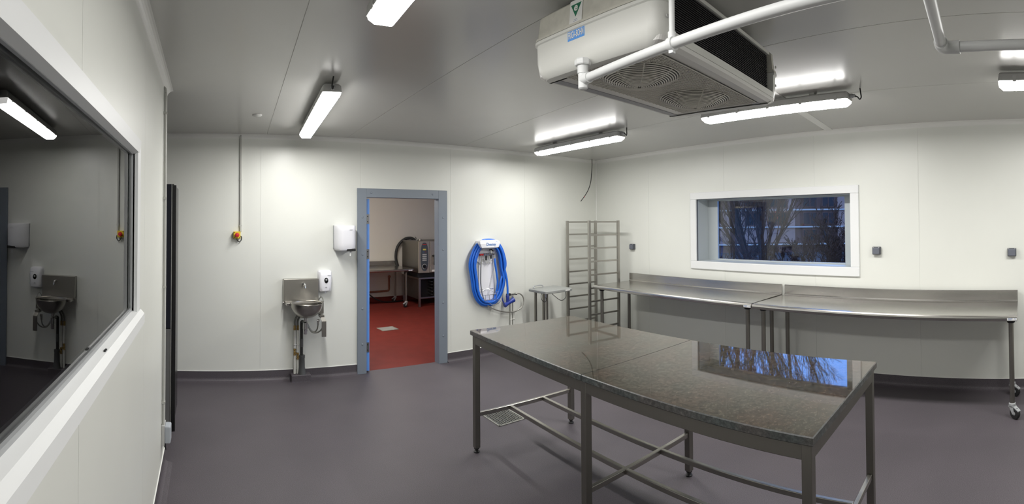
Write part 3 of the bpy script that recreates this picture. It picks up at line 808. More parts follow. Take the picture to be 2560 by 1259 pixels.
# ================================================================== TRAY RACK in the corner
rk = thing('tray_rack', 'tall steel tray rack of two ladder sides standing in the corner', 'rack', (4.845, 4.660, 0), -.165)
RW, RD, RH = .250, .262, 1.715
for y in (-RD, RD):
    for x in (-RW, RW):
        b = MB(); b.bbox(x - .0165, x + .0165, y - .0165, y + .0165, .125, RH, .002); b.build('upright', 'steel', rk)
    for k in range(9):
        z = RH - .018 - k * .1765
        b = MB(); b.bbox(-RW + .016, RW - .016, y - .011, y + .011, z - .011, z + .011, .002); b.build('rung', 'steel', rk)
for x in (-RW, RW):
    for z in (.20, RH - .018):
        if z > 1 and x < 0: continue
        b = MB(); b.bbox(x - .012, x + .012, -RD + .016, RD - .016, z - .012, z + .012, .002); b.build('tie_bar', 'steel', rk)
    for y in (-RD, RD): castor(rk, x, y, False, .6 * x * 10 + y)

# ================================================================== WEIGHING STAND by the back wall
ws = thing('weighing_stand', 'steel stand with grey moulded platform top beside the tray rack', 'stand', (4.16, 4.78, 0))
b = MB()
b.loft([rr(0, 0, .215, .165, .02, .782), rr(0, 0, .235, .185, .03, .790), rr(0, 0, .235, .185, .03, .815), rr(0, 0, .222, .172, .03, .826)], smooth=False); pf = b.build('platform', 'scale_grey', ws)
b = MB(); b.bbox(.10, .18, -.187, -.184, .797, .812, .001); b.build('label_plate', 'sticker_white', pf)
for (x, y) in ((-.17, -.12), (.20, -.13), (-.02, .12), (-.15, .13)):
    b = MB(); b.bbox(x - .014, x + .014, y - .014, y + .014, 0, .784, .002); b.build('leg', 'steel', ws)
for (x0, x1, y0, y1) in ((-.16, .19, -.13, -.118), (-.156, -.144, -.11, .12)):
    b = MB(); b.box(x0, x1, y0, y1, .18, .20); b.build('brace', 'steel', ws)
b = MB(); b.tube(spline([(-.20, -.08, .80), (-.255, -.11, .77), (-.27, -.14, .72), (-.245, -.16, .690), (-.20, -.15, .705), (-.17, -.10, .76), (-.14, -.10, .785)], 6), .004, 6); b.build('cable', 'black_rubber', ws)
b = MB(); b.tube(spline([(-.10, -.13, .785), (-.06, -.17, .735), (.0, -.19, .690), (.06, -.19, .688), (.11, -.18, .725), (.13, -.15, .785)], 6), .004, 6); b.build('cable', 'black_rubber', ws)
b = MB(); b.tube(spline([(-.19, .10, .826), (-.19, .12, .85), (-.12, .13, .858), (-.04, .13, .856), (-.02, .12, .826)], 6), .008, 8); b.build('handle', 'grey_plastic', ws)

# ================================================================== HAND SINK (wall-hung)
YS = D - .08
sk = thing('hand_sink', 'steel knee-operated hand wash basin with splashback on the back wall', 'sink', (1.01, D, .85))
b = MB(); b.bbox(.812, 1.195, YS, D, .855, 1.092, .004); part(sk, b, 'splashback', 'steel')
b = MB(); b.bbox(.822, 1.205, D - .20, D - .002, .828, .856, .004); part(sk, b, 'ledge', 'steel_top')
bc = (1.024, D - .255, .862); R0 = .167; pr = []
for i in range(11):
    a = PI / 2 * i / 10; pr.append((R0 * math.sin(a) + .0005, -.155 * math.cos(a)))
pr += [(R0 + .006, .002), (R0 + .004, .005), (R0 - .004, .001)]
for i in range(10, -1, -1):
    a = PI / 2 * i / 10; pr.append(((R0 - .006) * math.sin(a) + .0005, -.149 * math.cos(a)))
b = MB(); b.lathe(pr, bc, 'z', 36); part(sk, b, 'bowl', 'steel')
b = MB(); sp = (1.03, YS, 1.035)
b.lathe([(.018, 0), (.018, -.006), (.0125, -.012), (.0125, -.05)], sp, 'y', 16)
b.tube([(1.03, YS - .045, 1.035), (1.03, YS - .060, 1.030), (1.03, YS - .066, 1.015), (1.03, YS - .066, 1.000)], [.0125, .0125, .011, .0115], 12); part(sk, b, 'spout', 'chrome')
b = MB(); b.cyl((1.022, D - .20, .715), (1.022, D - .20, .665), .018, n=16); b.lathe([(.014, .655), (.026, .650), (.027, .585), (.022, .580), (.022, .535), (.019, .530)], (1.022, D - .20, 0), 'z', 20)
b.tube([(1.022, D - .20, .640), (1.022, D - .15, .640), (1.012, D - .085, .636)], .014, 12); part(sk, b, 'trap', 'chrome')
# knee valve: bracket, valve and hanging flap
b = MB(); b.bbox(1.172, 1.222, D - .20, D - .10, .735, .858, .003); b.bbox(1.178, 1.225, D - .215, D - .12, .700, .722, .003); b.box(1.186, 1.192, D - .20, D - .11, .69, .74); kv = part(sk, b, 'valve_bracket', 'steel')
T = Matrix.Translation(sk.location).inverted()
b = MB(); b.bbox(1.196, 1.244, D - .225, D - .205, .495, .660, .003); b.loft([[(1.182, D - .215, .700), (1.226, D - .215, .700), (1.226, D - .205, .700), (1.182, D - .205, .700)], [(1.196, D - .225, .655), (1.244, D - .225, .655), (1.244, D - .21, .655), (1.196, D - .21, .655)]], smooth=False)
b.v = [T @ v for v in b.v]; b.build('knee_flap', 'steel', kv)
b = MB(); b.tube(spline([(1.195, D - .08, .858), (1.213, D - .09, .895), (1.230, D - .11, .885), (1.233, D - .14, .850)], 6), .006, 8); part(sk, b, 'inlet_tube', 'hose_grey')
b = MB(); b.cyl((1.170, D - .15, .668), (1.170, D - .15, .610), .013, n=12); b.cyl((1.160, D - .15, .655), (1.185, D - .15, .655), .015, n=12); part(sk, b, 'valve', 'chrome')
b = MB(); b.tube(spline([(1.170, D - .15, .610), (1.160, D - .15, .560), (1.130, D - .15, .535), (1.090, D - .15, .560), (1.050, D - .14, .640), (1.03, D - .12, .685)], 6), .0075, 8); part(sk, b, 'flexible_hose', 'hose_grey')
b = MB(); b.tube(spline([(1.215, D - .18, .585), (1.185, D - .17, .545), (1.140, D - .16, .528), (1.095, D - .16, .545), (1.055, D - .15, .610)], 6), .0075, 8); part(sk, b, 'flexible_hose', 'hose_grey')
for x in (.818,):
    b = MB(); b.cyl((x, D - .06, .842), (x - .016, D - .06, .842), .013, n=12); part(sk, b, 'ledge_bolt', 'steel')

# ---- two insulated supply pipes with brass valves, and the waste stack on its plinth
for i, (x, zv, lab) in enumerate(((.938, .300, 'white insulated water pipe under the sink, outer of the pair, farther from the door'), (.972, .255, 'white insulated water pipe under the sink, beside the dark waste pipe'))):
    t = thing('water_pipe', lab, 'pipe', (x, D - .045, .07), 0, 'insulated pipes under the sink')
    b = MB(); b.cyl((0, 0, .005), (0, 0, zv - .07 - .03), .0145, n=14); b.cyl((0, 0, zv - .07 + .045), (0, 0, .470), .0145, n=14); b.build('insulation', 'insulation_white', t)
    b = MB(); b.cyl((0, 0, zv - .105), (0, 0, zv - .02), .009, n=10); b.lathe([(.013, zv - .105), (.015, zv - .095), (.010, zv - .085), (.014, zv - .07), (.010, zv - .055), (.015, zv - .045), (.013, zv - .030)], (0, 0, 0), 'z', 6, smooth=False)
    b.cyl((0, 0, zv - .07), (0, -.028, zv - .07), .007, n=8); b.box(-.018, .018, -.034, -.026, zv - .078, zv - .062); b.build('stop_valve', 'brass', t)
    b = MB(); b.lathe([(.009, .468), (.014, .474), (.014, .492), (.011, .496), (.013, .502), (.013, .520), (.009, .522)], (0, 0, 0), 'z', 6, smooth=False); b.build('compression_joint', 'brass', t)
    b = MB(); b.tube(spline([(0, 0, .52), (0, -.005, .575), (.028, -.020, .632), (.075, -.05, .640), (1.022 - x, -.10, .625)], 6), .010, 10); b.build('flexible_hose', 'hose_grey', t)
    b = MB(); b.torus((0, 0, .315), .0175, .004, 'z', 14, 5); b.build('pipe_clip', 'insulation_white', t)
t = thing('waste_pipe', 'dark waste pipe dropping from the sink trap into a grey plinth', 'pipe', (1.008, D - .07, 0))
b = MB(); b.tube(spline([(0, 0, .255), (0, 0, .45), (0, 0, .60), (.002, -.005, .632), (.012, -.03, .640)], 5), .0165, 14); b.build('pipe', 'waste_black', t)
b = MB(); b.cyl((0, 0, .365), (0, 0, .45), .0185, n=14); b.build('coupling', 'waste_grey', t)
b = MB(); b.lathe([(.047, .07), (.043, .085), (.032, .15), (.030, .245), (.033, .25), (.033, .275), (.02, .276)], (.005, 0, 0), 'z', 18); b.build('socket', 'waste_grey', t)
b = MB(); b.loft([rr(-.010, .01, .112, .062, .012, .0), rr(-.010, .01, .108, .060, .012, .012), rr(-.010, .01, .106, .058, .010, .070), rr(-.010, .01, .100, .054, .010, .076)], smooth=False); b.build('plinth', 'floor_vinyl', t)

# ---- soap dispenser and paper towel dispenser
t = thing('soap_dispenser', 'white wall soap dispenser with round dark push button above the sink', 'dispenser', (1.272, D, 1.06))
b = MB(); rings = []
for (z, wx, dp_) in ((-.108, .066, .082), (-.100, .067, .092), (-.06, .069, .100), (.0, .072, .102), (.06, .076, .098), (.10, .076, .085), (.114, .066, .066), (.118, .052, .05)):
    ring = []
    for i in range(17):
        a = PI * i / 16
        ring.append((wx * math.copysign(abs(math.cos(a)) ** .45, math.cos(a)), -dp_ * abs(math.sin(a)) ** .42, z))
    rings.append(ring)
b.loft(rings, smooth=True); b.build('body', 'plastic_white', t)
b = MB(); b.lathe([(.0, -.004), (.021, -.003), (.023, .004)], (0, 0, 0), 'y', 24); b.v = [Vector((v.x + .002, v.y - .103, v.z * 1.35 + .012)) for v in b.v]; bt = b.build('push_button', 'black_gloss', t)
b = MB(); b.lathe([(.0, -.004), (.010, -.003), (.012, .002)], (.002, -.107, .020), 'y', 20); b.build('button_cap', 'grey_plastic', bt)
b = MB(); b.box(.018, .056, -.1015, -.0995, .064, .068); b.box(-.008, .010, -.1035, -.1005, -.062, -.056); b.build('small_print', 'grey_plastic', t)['kind'] = 'stuff'
b = MB(); b.lathe([(.012, -.125), (.014, -.108)], (0, -.05, 0), 'z', 12); b.build('nozzle', 'plastic_white', t)

t = thing('towel_dispenser', 'white paper towel dispenser mounted beside the door frame', 'dispenser', (1.492, D, 1.53))
b = MB(); rings = []
for (z, k) in ((-.135, .86), (-.128, .93), (-.11, .97), (-.05, .99), (.08, 1.0), (.130, 1.0), (.138, .97)):
    ring = []
    for i in range(25):
        a = PI * i / 24
        ring.append((.113 * k * math.copysign(abs(math.cos(a)) ** .55, math.cos(a)), -.205 * k * abs(math.sin(a)) ** .6, z))
    rings.append(ring)
b.loft(rings, smooth=True); b.build('body', 'plastic_white', t)
b = MB(); b.box(-.116, -.104, -.03, 0, -.115, .138); b.build('back_plate', 'grey_plastic', t)
b = MB(); b.bbox(-.012, .088, -.196, -.12, -.140, -.112, .004); b.build('outlet', 'black_rubber', t)
b = MB(); b.loft([[(.028, -.165, -.14), (.052, -.162, -.14), (.050, -.158, -.14), (.028, -.160, -.14)], [(.026, -.168, -.19), (.038, -.168, -.195), (.038, -.165, -.195), (.026, -.165, -.19)]], smooth=False); b.build('paper_tip', 'sticker_white', t)
b = MB()
for (dx, z) in ((.032, .092), (.030, .084)): b.box(dx - .016, dx + .016, -.2055, -.203, z, z + .003)
b.build('small_print', 'grey_plastic', t)['kind'] = 'stuff'

# ---- emergency stop with its conduit
t = thing('emergency_stop', 'yellow emergency stop box with red mushroom button on the back wall', 'switch', (.310, D, 1.565))
b = MB(); b.bbox(-.037, .037, -.060, 0, -.037, .037, .005); b.build('box', 'yellow', t)
b = MB(); b.lathe([(.012, -.060), (.012, -.072), (.022, -.074), (.024, -.082), (.019, -.090), (0, -.093)], (0, 0, 0), 'y', 24); b.build('mushroom_button', 'red', t)
b = MB(); b.tube(spline([(.0, -.03, -.037), (.004, -.03, -.055), (.02, -.028, -.072), (.040, -.020, -.066), (.052, -.012, -.045), (.050, -.010, -.020), (.036, -.012, -.010)], 6), .0045, 8); b.build('cable', 'black_rubber', t)
for (x, z) in ((-.027, .028), (.027, -.028), (-.027, -.028)):
    b = MB(); b.lathe([(0, -.0615), (.005, -.061), (.005, -.059)], (x, 0, z), 'y', 8); b.build('screw', 'black_rubber', t)
t = thing('conduit', 'thin grey conduit running from the ceiling down to the yellow stop box', 'conduit', (.350, D, 1.60))
b = MB(); b.bbox(-.010, .010, -.020, 0, 0, ZC - 1.60 - .02, .003); b.build('conduit_body', 'conduit_grey', t)
for z in (.06, .55):
    b = MB(); b.box(-.014, .014, -.022, 0, z, z + .012); b.build('saddle', 'conduit_grey', t)
b = MB(); b.tube([(0, -.012, ZC - 1.60 - .02), (.002, -.012, ZC - 1.60)], .004, 6); b.build('cable_end', 'black_rubber', t)

# ---- conduit and isolator on the left wall's end
t = thing('conduit', 'grey conduit with clips down the end of the left wall', 'conduit', (XL, 3.17, .36))
b = MB(); b.cyl((.012, 0, 0), (.012, 0, 2.20), .0095, n=12); b.tube([(.012, 0, 2.20), (.010, .01, 2.23), (.0, .02, 2.245)], .0095, 10); b.build('conduit_body', 'conduit_grey', t)
for z in (.14, .90, 1.49, 2.06):
    b = MB(); b.box(0, .024, -.014, .014, z, z + .014); b.build('saddle', 'conduit_grey', t)
t = thing('isolator_switch', 'grey isolator switch box low on the end of the left wall', 'switch', (XL, 3.20, .30))
b = MB(); b.bbox(0, .022, -.05, .05, -.075, .06, .004); b.build('back_box', 'fitting_grey', t)
b = MB(); b.bbox(.020, .062, -.042, .042, -.062, .052, .010, 3); b.build('cover', 'isolator_grey', t)
b = MB(); b.tube([(.018, .0, -.074), (.022, .005, -.10), (.027, .012, -.125)], [.008, .007, .003], 8); b.build('cable', 'black_rubber', t)

# ---- tall black cabinet behind the end of the left wall
t = thing('tall_cabinet', 'tall black cabinet with grey lower panel peeping past the end of the left wall', 'cabinet', (-.60, 4.05, 0))
b = MB(); b.bbox(-.32, .330, -.28, .30, .05, 2.0, .004); b.build('body', 'black_gloss', t)
b = MB(); b.bbox(-.31, .312, -.302, -.281, .865, 1.998, .003); b.build('door', 'navy_panel', t)
b = MB(); b.bbox(-.31, .312, -.302, -.281, .055, .860, .003); b.build('lower_panel', 'grey_panel', t)
b = MB(); b.box(.313, .318, -.306, -.281, .055, 1.998); b.build('silver_trim', 'chrome', t)
b = MB(); b.bbox(.319, .350, -.300, -.270, .062, 1.99, .003); b.build('edge_post', 'black_gloss', t)
for x in (-.28, .29):
    for y in (-.24, .26):
        b = MB(); b.cyl((x, y, 0), (x, y, .055), .02, n=12); b.build('foot', 'black_rubber', t)

# ================================================================== HOSE STATION
hs = thing('hose_station', 'white wall hose station with blue lettering header and chrome manifold', 'hose station', (3.385, D, 1.30))
b = MB(); ring = []
for i in range(13):
    a = PI + PI * i / 12
    ring.append((3.372 + .150 * math.cos(a), 1.225 + .055 * math.sin(a)))
ring += [(3.522, 1.40), (3.222, 1.40)]
b.loft([[(x, D - y_, z) for x, z in ring] for y_ in (0, .018)], smooth=False); part(hs, b, 'backboard', 'plastic_white')
b = MB(); b.bbox(3.262, 3.490, D - .010, D, .66, 1.20, .003); part(hs, b, 'lower_board', 'plastic_white')
# header: a white hood whose sides slope in
b = MB(); rings = []
for (z, hw_, dep) in ((1.378, .118, .150), (1.386, .126, .158), (1.435, .150, .158), (1.462, .146, .150), (1.478, .120, .135)):
    rings.append([(3.338 - hw_ + .025, D, z), (3.338 - hw_, D - dep, z), (3.338 - hw_ * .4, D - dep - .008, z), (3.338 + hw_ * .4, D - dep - .008, z), (3.338 + hw_, D - dep, z), (3.338 + hw_ - .025, D, z)])
b.loft(rings, smooth=False); hd = part(hs, b, 'header', 'plastic_white')
TH = Matrix(((1, 0, 0, 3.345 - 3.385), (0, 0, -1, -.1665), (0, 1, 0, 1.424 - 1.30), (0, 0, 0, 1)))
text_mesh('lettering', 'Diversey', .052, 'print_blue', hd, TH, width=.140, bold=.0008)
b = MB(); b.box(.028, .034, -.1675, -.1655, .150, .155); b.box(.042, .048, -.1675, -.1655, .154, .159); b.box(.056, .062, -.1675, -.1655, .150, .155); b.build('logo_marks', 'plate_blue', hd)
b = MB(); b.cyl((3.30, D - .05, 1.293), (3.475, D - .05, 1.293), .013, n=14)
for x in (3.315, 3.345, 3.38, 3.415, 3.445): b.lathe([(.0135, -.008), (.018, -.005), (.018, .005), (.0135, .008)], (x, D - .05, 1.293), 'x', 8, smooth=False)
b.cyl((3.475, D - .05, 1.293), (3.475, D - .05, 1.235), .010, n=12); b.cyl((3.42, D - .05, 1.293), (3.42, D - .05, 1.345), .010, n=12); part(hs, b, 'manifold', 'chrome')
b = MB(); b.cyl((3.245, D - .05, 1.290), (3.30, D - .05, 1.292), .012, n=12); part(hs, b, 'red_coupling', 'red')
b = MB(); b.tube([(3.385, D - .06, 1.347), (3.42, D - .065, 1.352), (3.445, D - .065, 1.330)], .008, 8); part(hs, b, 'valve_handle', 'black_rubber')
for x, z in ((3.345, 1.245), (3.42, 1.262)):
    b = MB(); b.bbox(x - .009, x + .009, D - .058, D - .042, z - .028, z + .028, .003); part(hs, b, 'injector', 'black_rubber')
for k, (x0, x1) in enumerate(((3.33, 3.37), (3.40, 3.36), (3.42, 3.40))):
    b = MB(); b.tube(spline([(x0, D - .04, 1.28), ((x0 + x1) / 2 + .01, D - .045, 1.21), (x1, D - .04, 1.172), ((x0 + x1) / 2 - .02, D - .045, 1.21), (x0 - .01, D - .04, 1.27)], 5), .0035, 6); part(hs, b, 'suction_tube', 'fitting_grey')
b = MB(); b.tube(spline([(3.475, D - .04, 1.235), (3.472, D - .03, 1.10), (3.435, D - .03, .95), (3.395, D - .04, .80), (3.385, D - .05, .73)], 6), .003, 6); part(hs, b, 'suction_tube', 'fitting_grey')
b = MB()
for (x, z, s) in ((3.27, 1.345, .010), (3.30, 1.352, .012), (3.285, 1.18, .016), (3.31, 1.215, .020), (3.45, 1.21, .012), (3.425, 1.18, .010)):
    b.box(x - s, x + s, D - .0195, D - .0175, z - s * .8, z + s * .8)
part(hs, b, 'warning_print', 'fitting_grey')['kind'] = 'stuff'
# wire bottle basket
b = MB()
for z, y in ((.845, .012), (.785, .10), (.72, .10)):
    b.tube([(3.28, D - .012, z), (3.285, D - y, z), (3.475, D - y, z), (3.48, D - .012, z)], .003, 6)
b.tube([(3.275, D - .012, .815), (3.34, D - .02, .845), (3.40, D - .02, .848), (3.44, D - .10, .80), (3.50, D - .10, .815)], .003, 6)
for x in (3.30, 3.36, 3.42, 3.47): b.tube([(x, D - .012, .72), (x, D - .10, .72), (x, D - .10, .785)], .0025, 5)
b.tube([(3.30, D - .165, .70), (3.36, D - .155, .668), (3.46, D - .155, .672), (3.50, D - .15, .70)], .003, 6)
b.tube([(3.30, D - .165, .70), (3.29, D - .02, .74)], .003, 6); b.tube([(3.50, D - .15, .70), (3.48, D - .02, .74)], .003, 6)
part(hs, b, 'wire_basket', 'chrome')
b = MB(); b.lathe([(.0, -.045), (.018, -.043), (.022, -.03), (.022, -.008), (.030, 0)], (3.435, D, .605), 'y', 18); part(hs, b, 'wall_knob', 'sticker_white')

# ---- the blue hose: seven coils hung over the header, one end at the manifold, the other at the spray gun
hz = thing('water_hose', 'bright blue hose coiled over the wall station with a dark blue spray gun', 'hose', (3.385, D - .02, 1.06))
random.seed(4)
path = [(3.475, D - .05, 1.235), (3.480, D - .06, 1.15), (3.502, D - .06, 1.02), (3.515, D - .055, .90)]
NCO = 7
for k in range(NCO):
    hw_ = .205 + .026 * (k % 4) + random.uniform(-.004, .004); hh = .365 + .018 * (k % 4)
    yy = D - .042 - .030 * (k // 4) - .014 * (k % 2)
    cz = 1.062 + random.uniform(-.006, .006); cx = 3.368 + random.uniform(-.006, .006)
    for i in range(2 if k == 0 else 0, 16):
        a = -.25 - 2 * PI * i / 16
        ca, sa = math.cos(a), math.sin(a)
        ex = 1.0 if sa > 0 else .92
        path.append((cx + hw_ * math.copysign(abs(ca) ** .80, ca) * ex + (.012 if sa < 0 else 0), yy - .01 * sa, cz + hh * math.copysign(abs(sa) ** .92, sa)))
path += [(3.61, D - .075, 1.12), (3.635, D - .09, .98), (3.642, D - .10, .86), (3.640, D - .105, .765)]
b = MB(); b.tube(spline(path, 5), .0135, 10); part(hz, b, 'hose_tube', 'hose_blue')
b = MB(); b.cyl((3.640, D - .105, .785), (3.640, D - .105, .755), .010, n=12); part(hz, b, 'hose_coupling', 'chrome')
b = MB(); b.lathe([(.014, .665), (.022, .670), (.021, .72), (.025, .745), (.020, .757)], (3.640, D - .105, 0), 'z', 14)
b.tube([(3.575, D - .12, .632), (3.582, D - .12, .634), (3.625, D - .115, .648), (3.69, D - .11, .672), (3.735, D - .105, .688), (3.74, D - .105, .690)], [.026, .032, .024, .026, .034, .026], 14)
b.tube([(3.575, D - .115, .66), (3.555, D - .11, .70), (3.550, D - .11, .735)], [.009, .008, .006], 8); part(hz, b, 'spray_gun', 'gun_blue')

# ---- water feed: twin pipes up the wall, stop valve, braided loop to the hose station
wf = thing('water_feed', 'twin white wall pipes with stop valve and braided hose right of the hose station', 'pipe', (3.77, D - .03, 0))
for dx in (-.020, .022):
    b = MB(); b.cyl((dx, 0, .02), (dx, 0, .70), .013, n=12); b.build('riser', 'insulation_white', wf)
    b = MB(); b.torus((dx, 0, .42), .016, .004, 'z', 12, 5); b.build('pipe_clip', 'insulation_white', wf)
b = MB(); b.lathe([(.018, .695), (.022, .70), (.022, .712), (.014, .716), (.014, .735), (.020, .740), (.020, .758), (.012, .762)], (-.012, -.02, 0), 'z', 10, smooth=False); b.cyl((-.06, -.025, .752), (.055, -.02, .752), .013, n=12); b.cyl((.03, -.02, .752), (.058, -.02, .752), .017, n=6); b.build('stop_valve', 'chrome', wf)
b = MB(); b.bbox(-.115, -.050, -.045, -.012, .735, .770, .010); b.build('valve_handle', 'black_rubber', wf)
b = MB(); b.tube(spline([(.058, -.02, .752), (.11, -.025, .745), (.155, -.03, .70), (.165, -.03, .64), (.135, -.03, .57), (.06, -.03, .530), (-.04, -.03, .520), (-.15, -.03, .535), (-.28, -.03, .575), (-.40, -.03, .640), (-.47, -.025, .74), (-.505, -.02, .90), (-.508, -.02, 1.05), (-.505, -.025, 1.20), (-.50, -.028, 1.285)], 6), .0085, 10); b.build('braided_hose', 'braid', wf)

# ---- loose black cable hanging in the corner
b = MB(); b.tube(spline([(.0, 0, 0), (0, 0, -.10), (-.012, 0, -.22), (-.040, -.01, -.34), (-.095, -.02, -.45), (-.17, -.03, -.54), (-.285, -.04, -.645)], 6), [.0055] * 36 + [.006], 8)
o = b.build('hanging_cable', 'black_rubber'); o.location = (5.235, 5.035, ZC); tag(o, 'loose black cable hanging from the ceiling in the room corner', 'cable')
b = MB(); b.tube([(-.20, -.034, -.572), (-.212, -.035, -.582)], .0064, 8); b.build('red_band', 'red', o)

# ---- grey weatherproof sockets on the window wall
for (s, z, lab) in ((.836, 1.340, 'grey weatherproof socket between the tray rack and the window'), (4.337, 1.370, 'grey weatherproof socket just right of the window'), (5.705, 1.350, 'grey weatherproof socket at the far right of the window wall')):
    t = thing('wall_socket', lab, 'socket', rw(s, 0, z), RROT, 'grey sockets on the window wall')
    b = MB(); b.bbox(-.043, .043, 0, .040, -.040, .040, .006); b.build('box', 'socket_grey', t)
    b = MB(); b.bbox(-.036, .036, .039, .052, -.035, .030, .008, 3); b.build('lid', 'socket_lid', t)
    for x in (-.030, .030):
        b = MB(); b.cyl((x, .039, .034), (x, .043, .034), .004, n=8); b.build('screw', 'fitting_grey', t)

# ---- floor drain under the granite table
t = thing('floor_drain', 'square steel mesh drain grate in the grey floor under the granite table', 'drain', (2.425, 3.415, 0), -.03)
b = MB(); hw_ = .135
for (x0, x1, y0, y1) in ((-hw_, hw_, -hw_, -hw_ + .012), (-hw_, hw_, hw_ - .012, hw_), (-hw_, -hw_ + .012, -hw_, hw_), (hw_ - .012, hw_, -hw_, hw_)): b.box(x0, x1, y0, y1, .0005, .006)
b.build('rim', 'grate', t)
b = MB(); b.box(-hw_ + .01, hw_ - .01, -hw_ + .01, hw_ - .01, .0005, .0012); b.build('pit', 'grate_pit', t)
for i in range(11):
    q = -hw_ + .012 + (2 * hw_ - .024) * (i + .5) / 11
    b = MB(); b.box(-hw_ + .01, hw_ - .01, q - .0016, q + .0016, .0015, .005); b.build('bar', 'grate', t)
    b = MB(); b.box(q - .0016, q + .0016, -hw_ + .01, hw_ - .01, .0018, .0046); b.build('bar', 'grate', t)

# ================================================================== THINGS IN THE NEXT ROOM
t = thing('floor_drain', 'pale square drain plate in the red floor beyond the doorway', 'drain', (2.82, 7.14, 0), .08)
b = MB(); b.bbox(-.145, .145, -.12, .12, .0005, .006, .002); pl = b.build('plate', 'grate', t)
for i in range(9):
    b = MB(); b.box(-.12, .12, -.10 + i * .024, -.094 + i * .024, .0055, .0075); b.build('bar', 'fitting_grey', pl)
# table along the far wall
nt_ = worktable('steel table against the far wall of the room with the red floor', (3.02, NY1 - .03, 0), PI, 1.96, .86, .775,
                [(-.86, .78, .4), (-.90, .10, .2), (.85, .78, 0), (.85, .10, 0)], .10, None, -.92)
# oven on its stand
ov = thing('combi_oven', 'steel combination oven with tall control panel seen through the doorway', 'oven', (4.56, 9.13, .665))
ox0, ox1, oy0, oy1, oz0, oz1 = -.46, .46, -.44, .40, .02, .66
b = MB(); b.bbox(ox0, ox1, oy0 + .02, oy1, oz0, oz1, .008); b.build('cabinet', 'steel_dull', ov)
b = MB(); b.bbox(ox0, ox0 + .245, oy0 - .01, oy0 + .02, oz0, oz1 - .002, .005); fp = b.build('front_panel', 'oven_steel', ov)
b = MB(); b.bbox(ox0 + .252, ox1, oy0 - .018, oy0 + .02, oz0 + .004, oz1 - .004, .006); dr = b.build('oven_door', 'oven_steel', ov)
b = MB(); b.bbox(ox0 + .42, ox1 - .05, oy0 - .022, oy0 - .016, oz0 + .12, oz1 - .06, .01); b.build('door_glass', 'oven_glass', dr)
b = MB(); b.tube(spline([(ox0 + .31, oy0 - .02, .36), (ox0 + .325, oy0 - .065, .355), (ox0 + .33, oy0 - .07, .27), (ox0 + .325, oy0 - .06, .18)], 6), [.018] * 12 + [.014] * 7, 10); b.build('door_handle', 'black_rubber', dr)
b = MB(); b.bbox(ox0 + .29, ox0 + .39, oy0 - .021, oy0 - .017, .035, .075, .002); b.build('door_label', 'sticker_white', dr)
ring = []
for i in range(28):
    a = 2 * PI * i / 28
    ring.append((ox0 + .125 + .083 * math.copysign(abs(math.cos(a)) ** .7, math.cos(a)), .345 + .285 * math.copysign(abs(math.sin(a)) ** .75, math.sin(a))))
b = MB(); b.loft([[(x, y, z) for x, z in ring] for y in (oy0 - .016, oy0 - .009)], smooth=False); cpn = b.build('control_panel', 'oven_panel', fp)
cx = ox0 + .125
b = MB(); b.bbox(cx - .045, cx + .045, oy0 - .020, oy0 - .015, .585, .600, .002); b.build('red_mark', 'red', cpn)
b = MB(); b.bbox(cx - .035, cx + .035, oy0 - .020, oy0 - .015, .475, .505, .006); b.build('display', 'display_yellow', cpn)
b = MB(); b.box(cx - .04, cx - .004, oy0 - .019, oy0 - .015, .438, .446); b.build('blue_mark', 'plate_blue', cpn)
b = MB(); b.box(cx + .004, cx + .04, oy0 - .019, oy0 - .015, .438, .446); b.build('red_mark', 'red', cpn)
for z in (.39, .352, .314, .276):
    b = MB(); b.bbox(cx - .048, cx + .048, oy0 - .021, oy0 - .015, z - .012, z + .012, .003); b.build('button', 'button_grey', cpn)
b = MB(); b.lathe([(.0, -.03), (.030, -.028), (.034, 0)], (cx, oy0 - .016, .150), 'y', 20); b.build('dial', 'black_gloss', cpn)
b = MB(); b.torus((cx, oy0 - .017, .150), .046, .005, 'y', 24, 6); b.build('dial_ring', 'button_grey', cpn)
b = MB(); b.lathe([(.05, .66), (.05, .672), (.035, .676), (.035, .69)], (-.24, -.05, 0), 'z', 16); b.tube([(-.30, 0, .66), (-.31, 0, .70), (-.335, 0, .73)], [.02, .015, .01], 8); b.build('vent_cap', 'steel', ov)
st_ = thing('oven_stand', 'low steel stand with tray runners under the combination oven', 'stand', (4.56, 9.13, 0))
b = MB()
b.bbox(ox0, ox1, oy0, oy1, .555, .59, .004); b.build('top_frame', 'steel', st_)
b = MB(); b.box(ox0 + .03, ox1 - .03, oy0 + .10, oy1 - .05, .59, .685); b.build('oven_feet', 'black_rubber', st_)
for x in (ox0 + .03, ox1 - .03):
    for y in (oy0 + .03, oy1 - .03):
        b = MB(); b.bbox(x - .022, x + .022, y - .022, y + .022, .0, .556, .003); b.build('leg', 'steel', st_)
for x in (ox0 + .03, ox1 - .03):
    b = MB(); b.box(x - .004, x + .004, oy0 + .05, oy1 - .05, .15, .556); b.build('side_panel', 'steel_dull', st_)
b = MB(); b.bbox(ox0 + .05, ox1 - .05, oy0 + .01, oy0 + .05, .165, .195, .003); b.build('lower_rail', 'steel', st_)
b = MB(); b.box(ox0 + .05, ox1 - .05, oy0 + .20, oy1 - .05, .17, .553); b.build('interior_shade', 'black_rubber', st_)  # black block standing for the shade inside the stand
b = MB(); b.box(ox0 + .36, ox1 - .05, oy0 + .03, oy0 + .05, .20, .556); b.build('front_sheet', 'steel_dull', st_)
for z in (.23, .295, .36, .425, .49):
    b = MB(); b.box(ox0 + .30, ox0 + .325, oy0 + .02, oy0 + .20, z, z + .012); b.build('runner', 'steel', st_)
